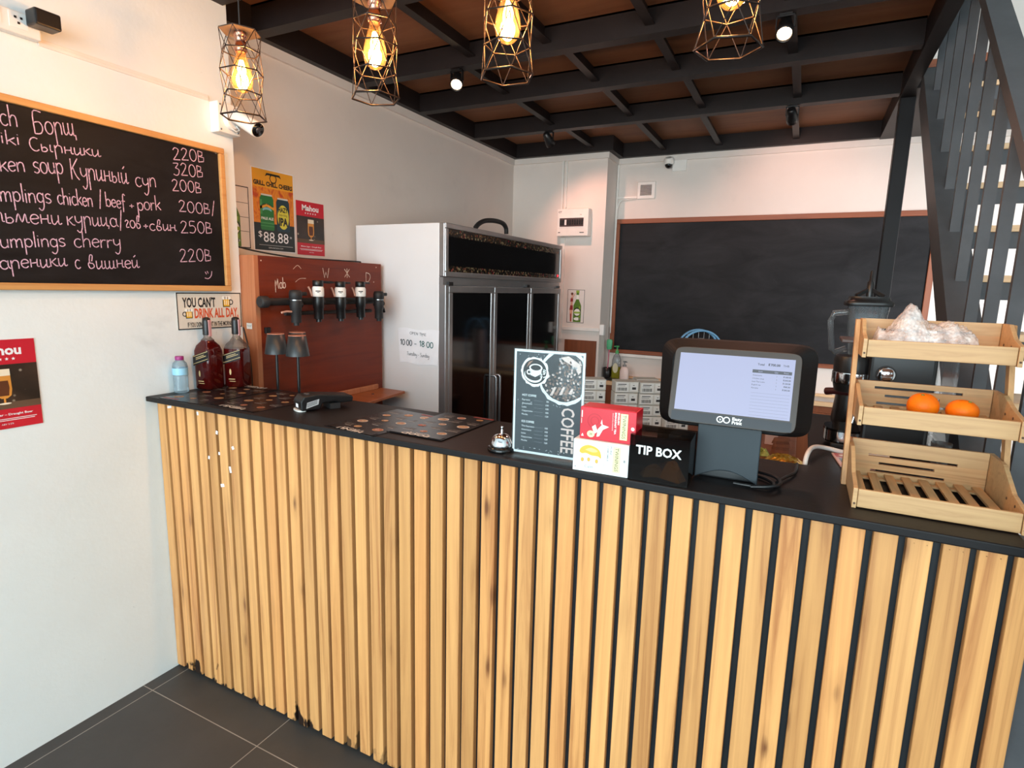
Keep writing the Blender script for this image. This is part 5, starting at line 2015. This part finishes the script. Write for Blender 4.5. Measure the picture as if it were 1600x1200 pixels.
# ================================================================== items on the return worktop
m = MB()
m.tube(catmull([(2.106, .325, 1.00), (2.106, .330, 1.060), (2.109, .345, 1.098), (2.122, .40, 1.108), (2.150, .45, 1.100), (2.21, .46, 1.091), (2.30, .47, 1.0915)], 6), .0058, 10)
tag(m.build('white_cable', M['plastic']), 'thick white cable looping over the inner edge of the worktop', 'cable')
t = thing('food_sachet', 'flat red and white packet with a green window beside the fruit rack leg', 'packet', (2.205, .400, 1.0855), .12)
m = MB()
m.box(-.030, .045, -.070, .055, 0, .004)
m.build('packet', mat((214, 176, 168), .4), t, bevel=.001)
a = Art((0, 0, .0041), (1, 0, 0), (0, 1, 0))
a.rect(-.026, .041, .010, .050, 0, 1)
a.ell(.010, .030, .028, .014, 1, 2)
a.rect(-.022, .041, -.050, .002, 2, 1)
a.ell(.012, -.024, .022, .016, 3, 2, 16, 4)
a.build('print', [mat((178, 60, 60), .4), M['white'], mat((70, 62, 40), .4), mat((110, 150, 60), .4)], t, flip=False)

# espresso machine
em = thing('espresso_machine', 'black espresso machine with chrome bands behind the bamboo rack', 'espresso machine', (2.17, .62, 1.0855))
m = MB()
m.box(.065, .215, -.10, .12, .012, .285)
m.build('body', M['black'], em, bevel=.010, seg=3)
m = MB()
m.box(-.002, .230, -.105, .125, 0, .014)
m.build('base', M['blackm'], em, bevel=.003)
MB().box(.220, .262, -.085, .10, .030, .262).build('water_tank', M['clear'], em, bevel=.004)
m = MB()
m.loft([(.155, .042, .042, 2), (.180, .048, .048, 2), (.240, .050, .050, 2), (.252, .046, .046, 2)], (.035, -.045, 0), 32)
m.build('group_head', M['black'], em)
m = MB()
m.lathe([(.0505, .178), (.0510, .180), (.0510, .206), (.0505, .208)], (.035, -.045, 0), 36)
lab(m.build('chrome_band', M['chrome'], em), 'chrome band')
m = MB()
m.loft([(.014, .052, .060, 2.6), (.052, .052, .060, 2.6)], (.032, -.040, 0), 32)
m.build('drip_tray', M['blackg'], em)
m = MB()
m.loft([(.018, .0528, .0608, 2.6), (.046, .0528, .0608, 2.6)], (.032, -.040, 0), 32, cap=False)
lab(m.build('tray_band', M['chrome'], em), 'chrome band')
m = MB()
m.lathe([(.020, 0), (.020, .014), (.018, .016), (.001, .016)], (.105, -.100, .214), 32, 0, Matrix.Rotation(PI / 2, 3, 'X'))
k_ = m.build('dial', M['chrome'], em)
m = MB()
m.lathe([(.023, 0), (.023, .004)], (.105, -.100, .214), 32, 0, Matrix.Rotation(PI / 2, 3, 'X'))
m.build('dial_ring', M['blackm'], em)
m = MB()
m.lathe([(.0175, .0), (.0175, .012)], (.010, -.045, .225), 20, 0, Matrix.Rotation(-PI / 2, 3, 'Y'))
m.build('side_knob', M['chrome'], em)
m = MB()
m.tube([(.055, -.088, .15), (.050, -.095, .12), (.042, -.100, .075)], .004, 8)
m.build('steam_wand', M['chrome'], em)
m = MB()
m.tube([(.035, -.045, .150), (.000, -.02, .148), (-.022, .00, .142)], [.010, .010, .011], 10)
m.build('portafilter_handle', mat((60, 24, 26), .35), em)
m = MB()
m.box(.0, .10, -.02, .11, .285, .296)
m.build('cup_tray', mat((82, 66, 62), .4), em, bevel=.003)
# water tank detail and cup
t = thing('blender', 'blender with a clear square jug and black lid behind the espresso machine', 'blender', (2.245, .86, 1.0855))
m = MB()
m.loft([(0, .060, .065, 4), (.02, .066, .070, 4), (.20, .050, .052, 4), (.22, .046, .048, 3)], n=28)
m.build('motor_base', M['black'], t)
m = MB()
m.loft([(.222, .038, .038, 4), (.385, .056, .056, 5)], n=36, cap=False)
m.loft([(.224, .036, .036, 4), (.385, .054, .054, 5)], n=36, cap=False)
jg = m.build('jug', M['clear'], t)
m = MB()
m.tube([(-.050, 0, .365), (-.090, 0, .360), (-.098, 0, .335), (-.086, 0, .245), (-.075, 0, .236), (-.046, 0, .250)], .009, 8)
m.build('jug_handle', M['clear'], t)
m = MB()
m.loft([(.385, .064, .060, 5), (.392, .066, .062, 5), (.400, .064, .060, 5), (.402, .056, .054, 4), (.414, .054, .052, 4)], n=36)
for an in range(4):
    q = an * PI / 2 + PI / 4
    m.beam((.006 * math.cos(q), .006 * math.sin(q), .436), (.050 * math.cos(q), .050 * math.sin(q), .416), .004, .010)
m.build('lid', M['black'], t)
m = MB()
m.lathe([(.010, .412), (.010, .458), (.006, .462), (.005, .490), (.002, .494)], n=14)
m.build('lid_plug', M['black'], t)
t = thing('paper_cup', 'small clear cup between the espresso machine and the stairs', 'cup', (2.395, .42, 1.0855))
MB().lathe([(.016, 0), (.022, .07), (.021, .07), (.015, .003), (.001, .003)], n=20).build('cup', M['clear'], t)

# ================================================================== bamboo rack
rk = thing('fruit_rack', 'three-tier bamboo rack of slanted trays at the right end of the counter', 'rack', (2.324, .030, 1.0855))
hx = .132
for i, (yy, zz, dpt, z1) in enumerate(((0.0, 0.0, .245, .090), (.090, .150, .205, .070), (.172, .284, .140, .080))):
    tr = MB()
    tr.box(-hx + .005, hx - .005, -.001, .007, 0.002, .039)
    tr_o = tr.build('tray_front', M['bamboo'], rk, loc=(0, yy, zz), bevel=.0012)
    m = MB()
    ya, yb = dpt - .008, dpt
    rows = [(.002, .016), (.016, .022), (.022, .034), (.034, .040), (.040, .052), (.052, .058), (.058, z1)]
    sl = [(-.085, .055), (-.070, .035), (-.092, .075)]
    for q, (c0_, c1_) in enumerate(rows):
        if q % 2 == 0:
            m.box(-hx + .005, hx - .005, ya, yb, c0_, c1_)
        else:
            a0, a1 = sl[q // 2]
            m.box(-hx + .005, a0, ya, yb, c0_, c1_)
            m.box(a1, hx - .005, ya, yb, c0_, c1_)
    m.build('tray_back', M['bamboo'], tr_o)
    for s in (-1, 1):
        m = MB()
        pts = [(-.004, 0), (-.004, .041), (dpt * .30, .052), (dpt * .62, z1), (dpt + .002, z1), (dpt + .002, 0)]
        x0 = s * hx
        m.prism(pts, lambda p: (x0 - .004, p[0], p[1]), lambda p: (x0 + .004, p[0], p[1]))
        m.build('tray_side', M['bamboo'], tr_o, bevel=.001)
    m = MB()
    for k in range(8):
        x = -hx + .019 + k * .0322
        m.box(x - .0085, x + .0085, .007, dpt - .008, .008, .013)
    for yy2 in (.030, dpt - .03):
        m.box(-hx + .006, hx - .006, yy2 - .008, yy2 + .008, .004, .008)
    m.build('tray_slat', wood('bamboo_slat', (206, 164, 116), (174, 130, 88), 1, 60, 3.0, .45, .06) if i == 0 else bpy.data.materials['bamboo_slat'], tr_o)
    m = MB()
    for s in (-1, 1):
        m.lathe([(.0022, 0), (.0022, .002)], (s * hx, -.0035, .010), 8, 0, Matrix.Rotation(PI / 2, 3, 'X'))
    for yy3 in (.05, .10):
        m.lathe([(.0028, 0), (.0028, .0008)], (hx - .0042, yy3, .036), 8, 0, Matrix.Rotation(-PI / 2, 3, 'Y'))
    m.build('peg', mat((86, 58, 36), .6), tr_o)
bv = wood('bamboo_upright', (208, 160, 110), (174, 126, 84), 2, 60, 3.0, .45)
for s in (-1, 1):
    m = MB()
    x0 = s * (hx + .0095)
    lg = [(.150, 0), (.174, 0), (.300, .362), (.276, .362)]
    m.prism(lg, lambda p: (x0 - .005, p[0], p[1]), lambda p: (x0 + .005, p[0], p[1]))
    m.build('upright', bv, rk, bevel=.001)


def orange(loc, r, rz, label, sq):
    t = thing('orange', label, 'orange', loc, rz, 'oranges on the rack')
    ml = NT('orange_peel')
    v = ml.coords()
    ml.base(ml.ramp(ml.noise(v, 20, 3), [(.3, lin((226, 96, 4))), (.7, lin((246, 124, 8)))]))
    ml.set(.5, 0, .22)
    ml.bump(ml.noise(v, 420, 2), .25, .0015)
    rr = random.Random(int(r * 1e5))
    m = MB()
    prof = []
    for k in range(19):
        th = PI * k / 18
        q = r * (1 + .012 * math.sin(3 * th + rz))
        prof.append((max(1e-4, q * math.sin(th)), -q * math.cos(th) * sq + r * sq))
    m.lathe(prof, n=32, cap=False)
    m.build('fruit', ml.m, t)
    m = MB()
    m.lathe([(.0035, 0), (.0025, .0015), (.0005, .002)], (-.008, -.010, 2 * r * sq - .0028), 10)
    m.build('stem_scar', mat((110, 120, 50), .7), t)
    return t


orange((2.308, .190, 1.2495), .0290, .3, 'rounder paler orange, left of the two on the middle tray', .94)
orange((2.374, .186, 1.2495), .0282, 1.4, 'flatter deeper orange, right of the two on the middle tray', .86)

# bubble wrap heaped in the top tray
bw = NT('bubble_wrap')
bv_ = bw.coords()
bw.base(bw.ramp(bw.noise(bv_, 60, 4), [(.35, lin((238, 222, 216))), (.65, lin((252, 244, 240)))]))
bw.set(.22, 0, .6)
vor = bw.n('ShaderNodeTexVoronoi')
vor.inputs['Scale'].default_value = 150
bw.l(bv_, vor.inputs['Vector'])
bw.bump(vor.outputs['Distance'], .7, .004)
tr_ = bw.n('ShaderNodeBsdfTransparent')
mxs = bw.n('ShaderNodeMixShader')
fac = bw.ramp(bw.noise(bv_, 45, 4, .6), [(.3, (.16, .16, .16, 1)), (.65, (.62, .62, .62, 1))])
bw.l(fac, mxs.inputs[0])
bw.l(tr_.outputs[0], mxs.inputs[1])
bw.l(bw.b.outputs[0], mxs.inputs[2])
bw.l(mxs.outputs[0], bw.out.inputs['Surface'])
r = random.Random(17)
nx, ny = 56, 26
vs, fs = [], []
for i in range(nx + 1):
    for j in range(ny + 1):
        u, v = i / nx, j / ny
        x, y = .004 + u * .196, v * .108
        top = .030 + .068 * math.exp(-((u - .34) / .15) ** 2) + .034 * math.exp(-((u - .72) / .22) ** 2) + .016 * math.exp(-((u - .03) / .08) ** 2)
        prof_y = (1 - abs(2 * v - 1) ** 2.6)
        ed = min(1, min(u, 1 - u) / .05)
        z = top * prof_y * ed + .006 * (r.random() - .5) * prof_y + .0045 * math.sin(u * 40 + v * 11) * prof_y
        vs.append((x, y, max(0, z)))
for i in range(nx):
    for j in range(ny):
        q = i * (ny + 1) + j
        fs.append((q, q + ny + 1, q + ny + 2, q + 1))
m = MB()
m.add(vs, fs, 0, True)
tag(m.build('bubble_wrap', bw.m, loc=(2.204, .216, 1.3835), flip=False), 'crumpled heap of clear bubble wrap in the top tray of the bamboo rack', 'bubble wrap')

# ================================================================== pendant lamps
HEX = [(0.0, .057, 0), (-.052, .053, 30), (-.108, .059, 0), (-.168, .053, 30), (-.232, .063, 0)]


def pendant(x, y, ztop, rot, label):
    t = thing('pendant_lamp', label, 'pendant lamp', (x, y, ztop), rot, 'wire cage pendant lamps')
    m = MB()
    m.tube([(0, 0, .004), (0, 0, 2.515 - ztop)], .0022, 6)
    m.build('cord', M['blackm'], t)
    m = MB()
    hexp = [(.057 * math.cos(math.radians(60 * k)), .057 * math.sin(math.radians(60 * k))) for k in range(6)]
    m.prism(hexp, lambda p: (p[0], p[1], 0), lambda p: (p[0], p[1], .003))
    m.build('top_plate', mat((74, 64, 58), .4, .5), t)
    m = MB()
    rings = []
    for z, rr, off in HEX:
        rings.append([(rr * math.cos(math.radians(60 * k + off)), rr * math.sin(math.radians(60 * k + off)), z) for k in range(6)])
    for i, rg in enumerate(rings):
        wv = rg
        if i:
            m.tube(wv, .0026 if i == 4 else .0020, 6, closed=True)
    for i in range(4):
        for k in range(6):
            if i % 2 == 0:
                nb = (k, (k - 1) % 6)
            else:
                nb = (k, (k + 1) % 6)
            for j in nb:
                m.tube([rings[i][k], rings[i + 1][j]], .0011, 5)
    m.build('cage', M['cage'], t)
    m = MB()
    m.lathe([(.0165, 0), (.0175, -.012), (.015, -.014), (.015, -.036), (.0175, -.038), (.0175, -.050), (.014, -.054)], n=20)
    m.build('socket', M['copper'], t)
    m = MB()
    m.lathe([(.013, -.052), (.014, -.062), (.021, -.085), (.028, -.112), (.030, -.130), (.026, -.148), (.014, -.160), (.002, -.164)], n=28, cap=False)
    bl = m.build('bulb', M['amber'], t)
    m = MB()
    for k in range(6):
        an = k * PI / 3
        m.tube([(.004 * math.cos(an), .004 * math.sin(an), -.075), (.011 * math.cos(an), .011 * math.sin(an), -.100), (.009 * math.cos(an + .5), .009 * math.sin(an + .5), -.145)], .0016, 5)
    m.build('filament', emit((255, 214, 140), 70.0, 'filament_glow'), bl)
    l = bpy.data.lights.new('bulb_light', 'POINT')
    l.energy = 11.5
    l.color = (1.0, .57, .28)
    l.shadow_soft_size = .02
    lo = bpy.data.objects.new('bulb_light', l)
    COL.objects.link(lo)
    lo.location = (0, 0, -.118)
    lo.parent = t
    return t


pendant(.532, 0, 2.208, .05, 'wire cage pendant lamp in front of the white wall end, first from the left')
pendant(1.026, 0, 2.205, .35, 'wire cage pendant lamp, second from the left')
pendant(1.407, 0, 2.208, .10, 'wire cage pendant lamp, third from the left')
pendant(1.887, 0, 2.196, .25, 'wire cage pendant lamp, rightmost, above the till')


# ================================================================== track spots
def spot(x, y, z, aim, label, power, cone=1.1):
    t = thing('spotlight', label, 'spotlight', (x, y, z), 0, 'small black ceiling spotlights')
    m = MB()
    m.box(-.022, .022, -.014, .014, -.006, 0)
    m.build('mount', M['black'], t)
    m = MB()
    for s in (-1, 1):
        m.box(s * .031 - .002, s * .031 + .002, -.008, .008, -.05, -.004)
    m.box(-.033, .033, -.008, .008, -.010, -.004)
    m.build('yoke', M['black'], t)
    d = (Vector(aim) - Vector((x, y, z - .05))).normalized()
    q = d.to_track_quat('Z', 'Y').to_matrix()
    c = Vector((0, 0, -.05))
    m = MB()
    m.lathe([(.015, -.050), (.022, -.044), (.025, -.02), (.031, .014), (.031, .040), (.027, .040), (.024, .028)], c, 24, 0, q, True, False)
    m.lathe([(.0152, -.050), (.001, -.051)], c, 24, 0, q)
    m.build('lamp_head', M['black'], t)
    m = MB()
    m.lathe([(.0245, .031), (.001, .032)], c, 20, 0, q)
    m.build('lamp_face', emit((255, 214, 168), 26.0, 'spot_glow'), t)
    l = bpy.data.lights.new('spot_beam', 'SPOT')
    l.energy = power
    l.color = (1.0, .45, .32)
    l.spot_size = cone * 1.5
    l.spot_blend = .7
    l.shadow_soft_size = .018
    lo = bpy.data.objects.new('spot_beam', l)
    COL.objects.link(lo)
    lo.location = c + d * .046
    lo.rotation_euler = d.to_track_quat('-Z', 'Y').to_euler()
    lo.parent = t
    return t


spot(.478, 1.258, 2.5195, (1.0, .2, 1.3), 'lit black spotlight under the ceiling between the second and third pendants', 16)
spot(1.905, 1.258, 2.5195, (1.95, .15, 1.2), 'lit black spotlight right of the rightmost pendant', 16)
spot(.455, 2.430, 2.5195, (.70, 3.20, 1.62), 'black spotlight turned towards the column above the fridge', 19)
spot(1.908, 2.430, 2.5195, (2.0, 3.38, 1.95), 'black spotlight turned to the back wall near the steel post', 17)
